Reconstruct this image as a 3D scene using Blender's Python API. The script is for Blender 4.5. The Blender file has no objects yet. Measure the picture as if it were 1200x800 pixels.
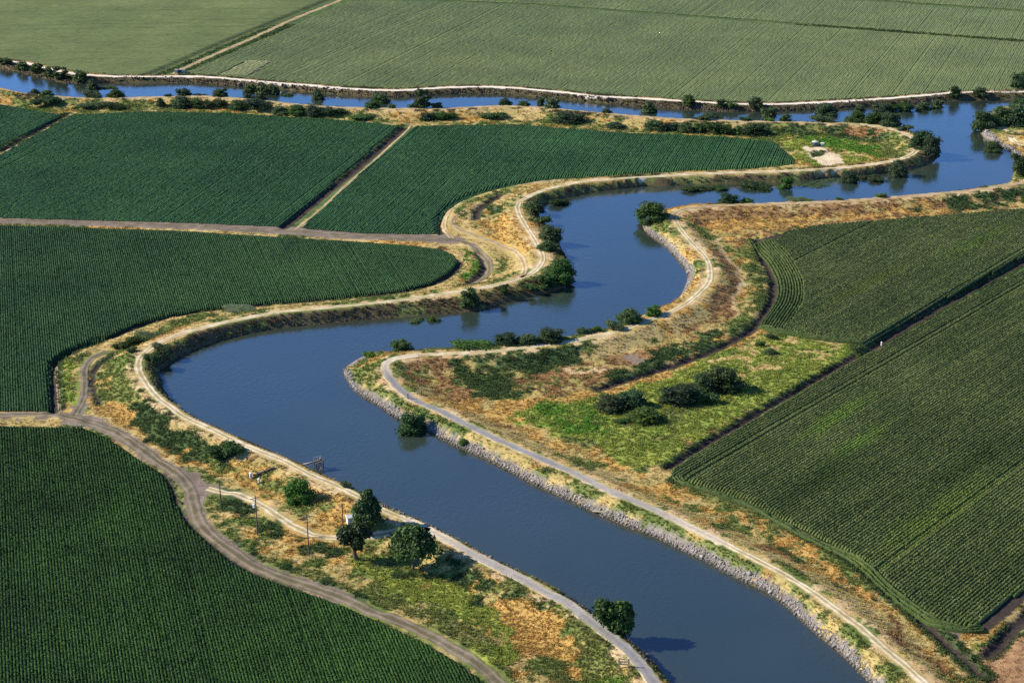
import bpy, math, random
import numpy as np
from mathutils import Vector

RNG = np.random.default_rng(7)
random.seed(7)
S = bpy.context.scene
COL = S.collection
R = math.radians

# ------------------------------------------------------------------ camera
CAM_H, PITCH, FPX = 188.0, R(22.3), 2000.0
cam_d = bpy.data.cameras.new('camera'); cam = bpy.data.objects.new('camera', cam_d); COL.objects.link(cam)
cam.location = (0, 0, CAM_H); cam.rotation_euler = (math.pi / 2 - PITCH, 0, 0)
cam_d.sensor_width = 36; cam_d.lens = 36 * FPX / 1200; cam_d.clip_start = 1; cam_d.clip_end = 120000
S.camera = cam
CP, SP = math.cos(PITCH), math.sin(PITCH)

def at(px, py, z=0.0):
    """point of the height-z plane that was surveyed at this spot of the photograph"""
    u = (px - 600) / FPX; v = (400 - py) / FPX
    d = (u, CP + v * SP, -SP + v * CP)
    t = (z - CAM_H) / d[2]
    return np.array([d[0] * t, d[1] * t])

def atl(pts, z=0.0):
    return np.array([at(p[0], p[1], p[2] if len(p) > 2 else z) for p in pts])

# ------------------------------------------------------------------ noise
_T = RNG.random((256, 256))
def vnoise(x, y, s, seed=0):
    x = np.asarray(x, float) / s + seed * 37.17; y = np.asarray(y, float) / s + seed * 91.73
    xi = np.floor(x).astype(int); yi = np.floor(y).astype(int)
    fx = x - xi; fy = y - yi
    fx = fx * fx * (3 - 2 * fx); fy = fy * fy * (3 - 2 * fy)
    g = lambda a, b: _T[a & 255, b & 255]
    return (g(xi, yi) * (1 - fx) + g(xi + 1, yi) * fx) * (1 - fy) + (g(xi, yi + 1) * (1 - fx) + g(xi + 1, yi + 1) * fx) * fy
def fnoise(x, y, s, seed=0):
    return (vnoise(x, y, s, seed) * .55 + vnoise(x, y, s * .47, seed + 3) * .28 + vnoise(x, y, s * .21, seed + 6) * .17)
def sstep(a, b, x):
    t = np.clip((x - a) / (b - a), 0, 1); return t * t * (3 - 2 * t)

# ------------------------------------------------------------------ plane geometry
def smooth(pts, step=1.0, closed=False):
    P = np.asarray(pts, float); n = len(P); out = []
    rng = range(n if closed else n - 1)
    for i in rng:
        if closed: p0, p1, p2, p3 = P[(i - 1) % n], P[i], P[(i + 1) % n], P[(i + 2) % n]
        else: p0, p1, p2, p3 = P[max(i - 1, 0)], P[i], P[i + 1], P[min(i + 2, n - 1)]
        L = np.linalg.norm(p2 - p1); k = max(1, int(L / step))
        t1 = max(np.linalg.norm(p1 - p0), 1e-3) ** .5; t2 = max(L, 1e-3) ** .5; t3 = max(np.linalg.norm(p3 - p2), 1e-3) ** .5
        m1 = (p1 - p0) / t1 - (p2 - p0) / (t1 + t2) + (p2 - p1) / t2
        m2 = (p2 - p1) / t2 - (p3 - p1) / (t2 + t3) + (p3 - p2) / t3
        if np.linalg.norm(p1 - p0) < 1e-6: m1 = (p2 - p1) / t2
        if np.linalg.norm(p3 - p2) < 1e-6: m2 = (p2 - p1) / t2
        m1 = m1 * t2; m2 = m2 * t2
        t = (np.arange(k) / k)[:, None]
        out.append((2 * t**3 - 3 * t**2 + 1) * p1 + (t**3 - 2 * t**2 + t) * m1 + (-2 * t**3 + 3 * t**2) * p2 + (t**3 - t**2) * m2)
    if not closed: out.append(P[-1:])
    return np.concatenate(out)

def pdist(x, y, pts, closed=False, cut=None):
    P = np.asarray(pts, float); Q = np.roll(P, -1, 0)
    if not closed: P, Q = P[:-1], Q[:-1]
    full = np.full(x.shape, 1e9)
    if cut is not None:
        lo = np.asarray(pts).min(0) - cut; hi = np.asarray(pts).max(0) + cut
        sel = np.nonzero((x > lo[0]) & (x < hi[0]) & (y > lo[1]) & (y < hi[1]))[0]
        xs, ys = x[sel], y[sel]
    else: sel = None; xs, ys = x, y
    best = np.full(xs.shape, 1e18)
    for (ax, ay), (bx, by) in zip(P, Q):
        dx, dy = bx - ax, by - ay; L = dx * dx + dy * dy + 1e-12
        t = np.clip(((xs - ax) * dx + (ys - ay) * dy) / L, 0, 1)
        ex = xs - ax - t * dx; ey = ys - ay - t * dy
        np.minimum(best, ex * ex + ey * ey, out=best)
    best = np.sqrt(best)
    if sel is None: return best
    full[sel] = best; return full

def inside(x, y, pts):
    P = np.asarray(pts, float)
    lo, hi = P.min(0), P.max(0)
    sel = np.nonzero((x > lo[0]) & (x < hi[0]) & (y > lo[1]) & (y < hi[1]))[0]
    out = np.zeros(x.shape, bool)
    if not len(sel): return out
    xs, ys = x[sel], y[sel]; r = np.zeros(xs.shape, bool)
    Q = np.roll(P, -1, 0)
    for (ax, ay), (bx, by) in zip(P, Q):
        if ay == by: continue
        c = ((ay > ys) != (by > ys)) & (xs < (bx - ax) * (ys - ay) / (by - ay) + ax)
        r ^= c
    out[sel] = r; return out

# ------------------------------------------------------------------ the survey: water, levees, tracks, fields
ZW, ZC, ZN = -0.5, 2.4, 1.7
HID, HIDN, HIDM = 1.5, .25, 1.15      # near-side banks hide their own waterline behind the crest
water_px = [(-120, 66, ZW), (0, 80), (33, 88), (67, 96), (83, 97.5), (113, 98), (143, 97), (200, 97), (233, 98), (283, 101.5), (333, 105), (400, 111), (467, 114),
    (533, 110.5), (567, 110), (600, 111.5), (633, 115), (667, 117), (700, 120), (733, 123.5), (800, 128), (867, 131), (950, 129), (1000, 126), (1067, 122.5),
    (1100, 119), (1150, 117.5), (1200, 117), (1290, 113), (1290, 121), (1205, 122), (1180, 125), (1160, 132), (1148, 141), (1146, 151), (1152, 160), (1160, 166), (1172, 172), (1180, 174), (1185, 178), (1190, 184),
    (1188, 193), (1187, 203), (1178, 214, HIDM), (1150, 219, HIDM), (1117, 224, HIDM), (1067, 229, HIDM), (1017, 232, HIDM), (983, 235, HIDM), (933, 236, HIDM), (883, 239, HIDM),
    (840, 239, HIDM), (800, 239, HIDM), (782, 246), (766, 256), (753, 262), (757, 272), (777, 287), (793, 304), (801, 314), (806, 322), (805, 331), (799, 344), (783, 359), (767, 365), (733, 377, .6),
    (700, 387, .6), (667, 394, .6), (633, 400, .6), (583, 405, .6), (533, 406, .6), (500, 407, .6), (467, 410, .6), (443, 412), (420, 421), (407, 428), (402, 435), (407, 447), (420, 462), (443, 475), (463, 489),
    (500, 505), (533, 522), (567, 537), (600, 554), (633, 571), (667, 586), (700, 602), (733, 616), (767, 629), (800, 645), (833, 661), (860, 676), (890, 689), (917, 707), (950, 737),
    (980, 761), (1000, 781), (1017, 797), (1040, 830), (1070, 900), (860, 900), (820, 845, HIDN), (788, 800, HIDN), (773, 780, HIDN), (753, 760, HIDN), (733, 745, HIDN), (690, 714, HIDN), (667, 697, HIDN), (633, 679, HIDN), (587, 659, HIDN), (550, 640, HIDN), (530, 628, HIDN),
    (500, 617, HIDN), (480, 608, HIDN), (447, 592, HIDN), (420, 577, HIDN), (405, 569, HIDN), (385, 558, HIDN), (347, 541, HIDN), (327, 532, HIDN), (300, 521, HIDN), (267, 507, HIDN), (240, 496, HIDN), (217, 480, 1.0), (200, 465, .3), (190, 452), (187, 437),
    (197, 427), (217, 415), (250, 402), (300, 389), (350, 382), (400, 377), (467, 372), (533, 367), (567, 362), (600, 353), (630, 346), (653, 340), (670, 331), (672, 320), (663, 300), (656, 287), (655, 270), (635, 263), (633, 247), (640, 238),
    (660, 233), (687, 227), (717, 222), (750, 218), (800, 217), (867, 215), (933, 213), (967, 208), (1000, 207), (1033, 203), (1060, 200), (1087, 192), (1098, 186), (1098, 166, 0), (1078, 154, HID), (1057, 148, HID),
    (1033, 144, HID), (987, 143, HID), (867, 142, HID), (800, 139.5, HID), (767, 138, HID), (700, 133, HID), (667, 130, HID), (633, 126, HID), (583, 124, HID), (533, 127.5, HID), (483, 127.5, HID), (400, 125, HID), (333, 120, HID), (300, 117, HID), (267, 114, HID),
    (233, 113, HID), (183, 113, HID), (143, 114, HID), (100, 114.5, HID), (67, 114, HID), (33, 111, HID), (0, 104, HID), (-120, 86, HID)]
WATER = smooth(atl(water_px, ZW), 3.0, True)

levL_px = [(845, 920), (800, 845), (767, 800), (750, 777), (727, 754), (700, 734), (667, 708), (633, 690), (600, 672), (567, 656), (533, 637), (503, 621), (475, 608), (450, 598), (430, 587), (415, 579), (390, 567), (370, 559), (350, 549), (330, 539), (305, 529), (285, 521), (250, 504),
    (217, 489), (200, 477), (183, 464), (170, 447), (163, 434), (163, 422), (170, 413), (187, 402), (213, 391), (253, 380), (287, 373), (317, 367), (367, 362), (400, 359), (467, 352), (533, 342), (567, 337), (600, 329), (620, 322), (632, 312), (636, 303), (633, 293), (627, 282),
    (617, 266), (607, 247), (608, 238), (620, 230), (647, 220), (683, 213), (717, 210), (767, 207), (800, 204.5), (867, 202), (933, 200), (983, 197), (1033, 191), (1060, 185), (1073, 177), (1075, 167), (1063, 158), (1040, 150), (1007, 145.5), (933, 143.5), (867, 142), (800, 140), (733, 135), (683, 130),
    (633, 126), (583, 124.5), (533, 127), (467, 127.5), (400, 126), (367, 124.5), (300, 117.5), (250, 113.5), (200, 113.5), (133, 115), (83, 114.5), (33, 109), (0, 103.5), (-120, 85)]
levN_px = [(-120, 56), (0, 71), (33, 74.5), (50, 79), (77, 85), (117, 89), (167, 90), (217, 89.5), (253, 91), (287, 94), (333, 98), (367, 100.5), (400, 103.5), (467, 106), (500, 104), (550, 102), (600, 103), (633, 106), (667, 109), (700, 113), (733, 114.5), (800, 118.5),
    (867, 122), (917, 122), (983, 119), (1033, 116), (1083, 112), (1117, 109), (1200, 107.5), (1300, 104)]
levR_px = [(1180, 905), (1115, 833), (1083, 800), (1060, 779), (1033, 757), (1007, 734), (980, 714), (950, 692), (917, 672), (883, 654), (850, 637), (800, 613), (760, 594), (717, 576), (683, 559), (650, 544), (617, 530), (583, 515), (550, 499), (517, 482), (483, 467), (463, 450), (453, 436), (452, 427),
    (463, 420), (490, 416), (533, 414), (583, 411), (617, 407), (667, 400), (700, 394), (733, 385), (760, 375), (783, 367), (800, 358), (817, 345), (830, 330), (832, 317), (827, 302), (813, 287), (800, 272), (792, 260), (790, 252), (800, 246), (833, 241.5), (900, 239), (967, 237), (1033, 232.5), (1100, 227), (1150, 222), (1200, 214), (1300, 199)]
levP_px = [(1168, 152), (1185, 152), (1215, 157), (1300, 170)]
LEVL, LEVN, LEVR, LEVP = smooth(atl(levL_px, ZC), 4.0), smooth(atl(levN_px, ZN), 4.0), smooth(atl(levR_px, ZC), 4.0), smooth(atl(levP_px, 1.3), 4.0)

ditches = {  # polyline, half width, depth
    'D': ([(1330, 236), (1200, 305), (1150, 332), (1100, 360), (1050, 389), (1018, 409)], 2.2, 1.3),
    'D2': ([(1018, 409), (967, 437), (920, 466), (865, 497), (817, 526), (785, 546)], 1.6, 1.0),
    'E': ([(0, 177), (40, 155), (76, 135)], 1.6, .8),
    'F': ([(333, 266), (380, 228), (430, 187), (474, 149)], 1.8, .9),
    'G': ([(170, 90), (190, 82), (268, 48), (325, 25), (394, -3), (464, -30)], 2.4, 1.0),
    'H': ([(63, 482), (62, 455), (63, 426), (82, 411), (117, 396)], 1.3, .8),
    'I': ([(117, 474), (111, 460), (109, 442), (114, 428), (133, 414)], .8, .8),
    'J': ([(887, 281), (893, 300), (906, 325), (905, 350), (892, 372), (880, 386), (840, 408), (774, 432), (700, 455)], 1.6, 1.0),
    'K': ([(793, 562), (840, 575), (890, 595), (940, 624), (990, 650), (1030, 683), (1070, 718), (1110, 752), (1150, 790)], 1.2, .7),
    'L': ([(1160, 766), (1200, 724), (1260, 670)], 1.6, .9),
    'M': ([(557, 256), (562, 244), (585, 228)], 1.5, .8),
    'P': ([(62, 425), (82, 412), (118, 398.5), (200, 370), (300, 357), (400, 348.5), (467, 341.5), (507, 332), (532, 318), (540, 306)], 1.25, .8),  # P, Q, R: crop-edge ditches; their dark soil also stands in for edge shadow
    'Q': ([(517, 273), (515, 261), (521, 247), (541, 233), (574, 222), (634, 210), (717, 205.3), (800, 200), (867, 197.3), (928, 191)], 1.5, .8),
    'R': ([(190, 555), (203, 573), (209, 595), (222, 614), (243, 634), (269, 655), (302, 673), (352, 691)], .75, .5),
    'N': ([(560, 295), (568, 310), (563, 322), (545, 333)], 1.4, .7),
}
DW = {k: (smooth(atl(p, 0), 3.0), hw, dp) for k, (p, hw, dp) in ditches.items()}

F = {}   # crop fields, outlines surveyed on the crop's own height
F['bottom_left'] = [(-150, 497), (0, 498), (95, 500), (125, 512), (150, 529), (163, 538), (193, 556), (202, 572), (208, 594), (220, 613), (240, 631), (267, 653), (300, 671), (350, 689), (400, 708), (433, 723), (467, 738), (500, 754), (533, 773), (563, 796), (600, 832), (640, 905), (-150, 905)]
F['middle_left'] = [(-150, 262), (0, 263), (200, 269), (330, 277), (400, 281), (483, 287), (515, 291), (532, 298), (536, 306), (528, 317), (505, 330), (467, 339), (400, 346), (300, 354), (233, 361), (200, 367), (160, 378), (117, 396), (80, 410), (61, 423), (59, 454), (59, 480), (-150, 480)]
F['upper_left_large'] = [(86, 133), (167, 129), (267, 131), (333, 135), (400, 139), (445, 143), (466, 146), (400, 203), (327, 263), (200, 258), (0, 253), (-60, 251), (-60, 211), (0, 180)]
F['upper_left_small'] = [(-150, 116), (0, 121), (50, 129), (70, 134), (0, 169), (-150, 243)]
F['center'] = [(488, 146), (600, 144), (653, 148), (733, 154), (800, 156), (867, 160), (906, 164), (932, 186), (926, 191), (867, 196), (800, 198), (717, 204), (633, 209), (573, 221), (540, 232), (520, 246), (514, 262), (515, 272), (430, 271), (353, 265), (394, 228), (435, 190)]
F['far_left'] = [(-150, 50), (0, 67), (33, 72), (60, 78), (100, 84), (150, 87), (185, 84), (273, 46), (330, 22), (385, 0), (470, -36), (-150, -36)]
F['far_right_front'] = [(217, 84), (300, 48.5), (398, 5.5), (412, 0), (503, 0.5), (633, 6), (800, 18), (1000, 33), (1200, 48), (1340, 60), (1340, 97), (1200, 104), (1117, 106), (1033, 112), (983, 115), (917, 118), (867, 117.5), (800, 114.5), (733, 110.5), (667, 105), (600, 99.5), (550, 98), (500, 100), (467, 102), (400, 99), (333, 94), (287, 90), (255, 87)]
F['far_right_middle'] = [(503, -2), (633, 3.5), (800, 15.5), (1000, 30.5), (1200, 45.5), (1340, 57), (1340, 25), (1200, 13), (1027, 1), (900, -8), (503, -36), (480, -22)]
F['far_right_back'] = [(503, -38), (900, -10), (1027, -1.5), (1200, 10.5), (1340, 22), (1340, -38)]
F['right_upper'] = [(880, 279), (920, 270), (962, 262), (1050, 255), (1200, 243), (1330, 231), (1330, 233), (1200, 297), (1150, 323), (1100, 351), (1053, 379), (1013, 401), (967, 397), (913, 388), (887, 381), (896, 368), (909, 348), (910, 327), (899, 304), (886, 288)]
F['right_lower'] = [(1029, 407), (1100, 368), (1150, 341), (1200, 314), (1330, 245), (1330, 600), (1240, 668), (1200, 703), (1157, 738), (1133, 739), (1093, 729), (1067, 712), (1033, 685), (1000, 655), (967, 639), (927, 619), (883, 595), (833, 575), (800, 565), (786, 556), (790, 546), (817, 528), (867, 499), (933, 460), (1000, 421)]
FZ = {'right_upper': .85, 'right_lower': .85, 'bottom_left': .5, 'middle_left': .5}
FW = {k: atl(v, FZ.get(k, .8)) for k, v in F.items()}

# ------------------------------------------------------------------ the ground sheet
def axis(lo, hi, d0, far, fine=None):
    a = fine if fine is not None else np.arange(lo, hi + d0, d0)
    ext = []; d = (a[-1] - a[-2]); p = a[-1]
    while p < far: d *= 1.35; p += d; ext.append(p)
    neg = []; d = (a[1] - a[0]); p = a[0]
    while p > -far: d *= 1.35; p -= d; neg.append(p)
    return np.concatenate([neg[::-1], a, ext])
ys = [258.0]
while ys[-1] < 1060: ys.append(ys[-1] + max(.62, .0021 * ys[-1]))
gx = axis(-345, 345, .95, 40000); gy = axis(0, 0, 0, 40000, np.array(ys))
GX, GY = np.meshgrid(gx, gy); NX, NY = len(gx), len(gy)
X, Y = GX.ravel(), GY.ravel()

def heights(x, y):
    dw = pdist(x, y, WATER, True, 60); ins = inside(x, y, WATER); dw = np.minimum(dw, 60)
    sd = np.where(ins, -dw, dw)
    base = (fnoise(x, y, 6, 1) - .5) * .45 + (vnoise(x, y, 1.6, 2) - .5) * .22
    lev = np.full(x.shape, -5.0); dl = np.full(x.shape, 1e9)
    for P, zc, half, sl in ((LEVL, ZC, 3.0, .36), (LEVN, ZN, 3.0, .42), (LEVR, ZC, 3.0, .36), (LEVP, 1.3, 11, .35)):
        d = pdist(x, y, P, False, 40)
        h = zc - np.maximum(d - half, 0) * sl * (1 + .0)
        lev = np.maximum(lev, h); dl = np.minimum(dl, d)
    bump = np.clip((dl - 2.4) / 2.5, 0, 1)
    k = .6
    h = np.where(lev > base + k, lev, np.where(lev < base - k, base, np.maximum(lev, base) + (k - np.abs(lev - base)) ** 2 / (4 * k)))
    h = h + bump * ((fnoise(x, y, 3.0, 5) - .5) * .5) * (dl < 30)
    fld = np.zeros(x.shape, bool)
    for q in FW.values(): fld |= inside(x, y, q)
    h = np.where(fld, np.maximum(lev * .0, 0) + (vnoise(x, y, 30, 9) - .5) * .12, h)
    dd = np.full(x.shape, 1e9)
    for P, hw, dp in DW.values():
        d = pdist(x, y, P, False, 6)
        h = h - dp * sstep(hw * 1.5, hw * .35, d); dd = np.minimum(dd, d / hw)
    wob = (fnoise(x, y, 4, 11) - .5) * 1.6
    bank = ZW + .9 * np.maximum(sd + wob * .4, 0); bank = np.where(sd > .3, np.maximum(bank, lev - np.maximum(dl - 1.9, 0) * 1.5), bank)
    h = np.where(sd > 0, np.minimum(h, np.maximum(bank, ZW - .15)), h)
    h = np.where(sd <= 0, ZW - np.minimum(.55 * -sd, 4) - .05, h)
    return h, sd, dl, fld, dd
Z, SD, DL, FLD, DD = heights(X, Y)

def grid(A):
    A = A.reshape((NY, NX) + A.shape[1:])
    def q(x, y):
        x = np.asarray(x, float); y = np.asarray(y, float)
        i = np.clip(np.searchsorted(gx, x) - 1, 0, NX - 2); j = np.clip(np.searchsorted(gy, y) - 1, 0, NY - 2)
        fx = (x - gx[i]) / (gx[i + 1] - gx[i]); fy = (y - gy[j]) / (gy[j + 1] - gy[j])
        if A.ndim == 3: fx = fx[:, None]; fy = fy[:, None]
        return (A[j, i] * (1 - fx) + A[j, i + 1] * fx) * (1 - fy) + (A[j + 1, i] * (1 - fx) + A[j + 1, i + 1] * fx) * fy
    return q
zq = grid(Z)
def z1(x, y): return float(zq(np.array([x]), np.array([y]))[0])
def ground(px, py):
    """where the sight line of this spot first meets the ground"""
    zz = np.linspace(4.5, ZW, 160); P = np.array([at(px, py, z) for z in zz]); g = np.maximum(zq(P[:, 0], P[:, 1]), ZW)
    i = int(np.argmax(g >= zz - 1e-6)); return np.array([P[i, 0], P[i, 1], max(g[i], ZW)])

# ------------------------------------------------------------------ ground cover
C_ = lambda *a: np.array(a)
CLS = {  # two albedos, plant height, plant density per m2
    'straw': (C_(.50, .375, .165), C_(.35, .29, .105), .25, .8), 'gold': (C_(.50, .315, .098), C_(.36, .245, .08), .36, 1.0),
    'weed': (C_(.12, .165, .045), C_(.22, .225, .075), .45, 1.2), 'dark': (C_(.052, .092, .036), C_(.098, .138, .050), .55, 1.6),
    'meadow': (C_(.31, .34, .075), C_(.20, .265, .055), .5, 1.4), 'brown': (C_(.31, .19, .08), C_(.20, .125, .058), .35, 1.0),
    'dirt': (C_(.22, .18, .15), C_(.15, .12, .095), 0, 0), 'sand': (C_(.66, .55, .38), C_(.56, .45, .30), 0, 0), 'pale': (C_(.56, .44, .25), C_(.44, .30, .14), .25, .5),
    'soil': (C_(.045, .036, .032), C_(.06, .048, .04), 0, 0), 'bright': (C_(.10, .23, .035), C_(.15, .26, .045), .6, 1.5), 'bank': (C_(.13, .10, .055), C_(.07, .075, .035), .45, 1.2),
    'rock': (C_(.26, .235, .21), C_(.16, .14, .12), 0, 0), 'farcrop': (C_(.05, .08, .03), C_(.08, .10, .04), 0, 0), 'stubble': (C_(.36, .22, .11), C_(.24, .14, .08), .2, .5),
}
n1, n2, n3, n4 = fnoise(X, Y, 14, 21), fnoise(X, Y, 5, 22), fnoise(X, Y, 3, 23), fnoise(X, Y, 26, 24)
fine = vnoise(X, Y, 1.4, 25)
GC = np.zeros((len(X), 3)); VH = np.zeros(len(X)); VD = np.zeros(len(X))
def put(m, cls, var=None):
    a, b, vh, vd = CLS[cls]
    t = np.clip((n2 if var is None else var) * 1.7 - .35 + (fine - .5) * .5, 0, 1)[:, None]
    c = a * t + b * (1 - t)
    GC[m] = c[m]; VH[m] = vh; VD[m] = vd
everywhere = np.ones(len(X), bool)
put(everywhere, 'straw')
put(n1 * .8 + n3 * .2 > .55, 'gold')
put((n4 * .6 + n2 * .4) > .545, 'weed'); put((n4 * .4 + n2 * .6) < .27, 'brown')
put((Y < 250) | (Y > 1065) | (np.abs(X) > 350), 'farcrop')
WX = X + (vnoise(X, Y, 3.2, 31) - .5) * 4.4 + (vnoise(X, Y, 9, 33) - .5) * 4; WY = Y + (vnoise(X, Y, 3.2, 32) - .5) * 5.5 + (vnoise(X, Y, 9, 34) - .5) * 6
def patch(cls, pts, z=0.0, frac=None, warp=True):
    m = inside(WX if warp else X, WY if warp else Y, atl(pts, z))
    if frac is not None: m &= (n3 * .6 + n2 * .4) > np.quantile(((n3 * .6 + n2 * .4))[m], 1 - frac) if m.any() else m
    put(m, cls)
def blob(cls, cx, cy, rx, ry, z=0.0, frac=None):
    patch(cls, [(cx + rx * math.cos(t), cy + ry * math.sin(t)) for t in np.linspace(0, 2 * math.pi, 17)[:-1]], z, frac)
# strip beside the near left levee
patch('gold', [(105, 470), (140, 468), (205, 505), (300, 552), (400, 588), (420, 605), (400, 615), (330, 590), (290, 572), (230, 545), (170, 515), (130, 497)])
patch('weed', [(105, 432), (130, 413), (165, 420), (176, 448), (190, 470), (165, 475), (135, 466), (112, 455)], 1, .92)
patch('dark', [(148, 476), (172, 474), (215, 500), (250, 520), (285, 533), (280, 545), (240, 538), (195, 520), (160, 498)], 1)
patch('straw', [(95, 492), (112, 482), (165, 508), (215, 540), (262, 562), (240, 556), (190, 536), (150, 512)])
patch('weed', [(112, 410), (140, 402), (200, 378), (240, 366), (295, 358), (300, 365), (235, 377), (180, 396), (145, 412), (125, 414)], .5)
patch('meadow', [(72, 425), (88, 415), (84, 440), (90, 470), (82, 480), (74, 460)], 0); patch('weed', [(92, 420), (112, 408), (104, 424), (96, 445), (94, 470), (88, 455)], 0)
patch('straw', [(75, 415), (115, 400), (165, 380), (215, 368), (300, 357), (420, 347), (420, 352), (300, 362), (215, 374), (150, 395), (90, 418)], .3)
patch('dark', [(245, 582), (258, 573), (275, 577), (298, 590), (300, 599), (278, 602), (253, 598)]); blob('dark', 320, 622, 17, 7); blob('dark', 367, 647, 26, 10, 0, .85)
patch('weed', [(235, 588), (243, 584), (262, 615), (305, 645), (360, 668), (420, 688), (500, 716), (560, 745), (610, 795), (640, 850), (600, 850), (560, 775), (490, 738), (400, 697), (330, 676), (265, 643)], 0)
patch('dark', [(240, 600), (262, 628), (320, 658), (380, 676), (440, 700), (430, 708), (350, 686), (300, 666), (258, 640)], 0, .6)
patch('dark', [(512, 690), (530, 672), (560, 668), (582, 690), (585, 716), (560, 712)], 0, .9); patch('dark', [(602, 707), (620, 702), (642, 722), (640, 733), (620, 724)])
patch('gold', [(580, 722), (600, 708), (640, 730), (665, 737), (695, 776), (690, 787), (645, 782), (600, 756)]); blob('bright', 545, 729, 13, 8); blob('meadow', 585, 770, 36, 16, 0, .8)
patch('meadow', [(395, 655), (470, 650), (540, 690), (590, 720), (600, 760), (560, 742), (470, 700)], 0, .9)
blob('meadow', 665, 720, 16, 9, 1, .6); blob('bright', 706, 795, 26, 10, 1, .8); blob('weed', 690, 745, 26, 12, 1, .5)
patch('weed', [(118, 445), (150, 462), (168, 474), (150, 478), (128, 468), (116, 458)], .5, .8); patch('weed', [(250, 530), (300, 548), (345, 572), (330, 580), (285, 560), (245, 545)], .8, .6)
patch('gold', [(375, 596), (400, 582), (420, 592), (418, 612), (380, 615)]); blob('weed', 350, 597, 30, 8)
blob('dark', 480, 668, 26, 7, 0, .9); blob('weed', 528, 657, 26, 10, 0, .85); blob('dark', 535, 662, 16, 6, 0, .8); blob('weed', 460, 655, 40, 14, 0, .5)  # dark weed blobs by the round tree, also painted to deepen its cast shadow
# river loop by the centre field
patch('straw', [(523, 262), (545, 235), (590, 218), (640, 214), (600, 240), (625, 280), (628, 305), (600, 325), (560, 330), (575, 300), (545, 275)], .5, .75)
patch('gold', [(550, 262), (600, 250), (622, 290), (626, 305), (600, 296), (560, 275)], .5, .7); blob('dark', 570, 247, 17, 7, 0, .75); blob('weed', 588, 311, 9, 13, 0, .8)
patch('weed', [(530, 240), (545, 230), (600, 215), (605, 222), (560, 236), (548, 256), (540, 258)], 0, .6); patch('bright', [(543, 290), (556, 298), (563, 312), (552, 328), (535, 335), (548, 318), (548, 302)], 0, .8)
patch('straw', [(518, 290), (536, 292), (546, 305), (540, 320), (510, 336), (470, 343), (470, 341), (505, 332), (530, 318), (538, 306), (530, 296)], 0)
# strip south of the far levee
for x0, x1, y0 in ((60, 170, 123), (185, 420, 131), (420, 480, 140), (490, 720, 142), (720, 900, 152)):
    patch('weed', [(x0, y0 - 3), (x1, y0 + 4), (x1, y0 + 12), (x0, y0 + 7)], 0, .5)
patch('dark', [(880, 148), (960, 150), (1035, 156), (1045, 166), (1000, 163), (900, 158)], .5, .85); patch('bright', [(935, 163), (960, 159), (1010, 166), (1040, 178), (1030, 184), (985, 178)], 0, .85)
patch('meadow', [(905, 158), (935, 160), (1000, 185), (1040, 185), (1030, 192), (950, 195), (935, 188)], 0, .8); blob('weed', 1040, 172, 17, 8, 0, .8); blob('brown', 1010, 155, 26, 4, .5, .7)
patch('sand', [(940, 173), (951, 171), (965, 174), (983, 180), (992, 186), (988, 191), (975, 194), (965, 193), (955, 186)], 0); blob('dark', 958, 178.5, 9, 3.0)
# east bank, north part
patch('brown', [(795, 246), (900, 241), (1100, 229), (1200, 216), (1300, 205), (1300, 235), (1200, 241), (1050, 253), (930, 266), (880, 276), (860, 290), (850, 280), (815, 262)], .8, .8)
patch('gold', [(820, 262), (900, 258), (1000, 250), (1120, 240), (1120, 246), (1000, 256), (900, 268), (850, 285)], .3, .7)
patch('dark', [(1105, 232), (1140, 228), (1200, 221), (1300, 210), (1300, 228), (1200, 238), (1120, 248)], .8, .7); blob('dark', 1062, 241, 20, 3.5, .5, .7)
patch('brown', [(830, 285), (850, 300), (866, 335), (862, 365), (835, 385), (800, 395), (835, 355), (845, 330), (840, 300)], .8, .85)
patch('weed', [(853, 288), (885, 290), (900, 312), (905, 330), (902, 352), (880, 385), (835, 408), (830, 395), (870, 365), (878, 330), (866, 300)], 0, .8)
patch('dark', [(870, 300), (890, 305), (902, 325), (900, 350), (886, 362), (880, 335)], 0, .5)
patch('pale', [(842, 276), (850, 290), (860, 304), (868, 325), (872, 334), (862, 350), (866, 365), (858, 365), (856, 348), (864, 332), (855, 312), (845, 295), (838, 280)], .5); patch('pale', [(800, 263), (812, 272), (824, 288), (836, 300), (832, 304), (815, 285)], 1.5)
# east bank, wild ground
patch('brown', [(465, 427), (540, 420), (560, 440), (560, 465), (530, 468), (490, 450)], .8, .75)
patch('dark', [(527, 424), (600, 416), (690, 409), (694, 424), (640, 438), (610, 460), (555, 468), (540, 445)], .8, .85)
patch('brown', [(600, 440), (690, 425), (790, 400), (800, 405), (735, 440), (690, 455), (620, 462)], .5, .75); blob('pale', 690, 432, 26, 5, .5, .6); blob('dirt', 738, 420, 14, 5, .5, .8)
patch('dark', [(715, 440), (770, 414), (819, 393), (884, 378), (876, 388), (837, 409), (774, 434), (736, 445)], .3, .9)
patch('gold', [(587, 472), (680, 461), (777, 436), (855, 404), (886, 384), (892, 388), (858, 410), (782, 442), (690, 470), (600, 482)], 0)
patch('meadow', [(590, 484), (690, 470), (782, 443), (858, 411), (892, 390), (1012, 407), (1002, 415), (930, 456), (865, 493), (800, 530), (783, 548), (740, 546), (690, 524), (640, 505), (600, 496)], 0)
patch('gold', [(540, 474), (590, 470), (600, 494), (660, 515), (740, 548), (800, 568), (880, 605), (870, 608), (760, 560), (660, 524), (580, 492)], .5, .7)
patch('bright', [(605, 484), (640, 474), (700, 480), (740, 498), (700, 512), (650, 505)], 0, .55); patch('weed', [(690, 490), (740, 470), (860, 440), (900, 430), (880, 455), (800, 500), (740, 520)], 0, .35)
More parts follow.
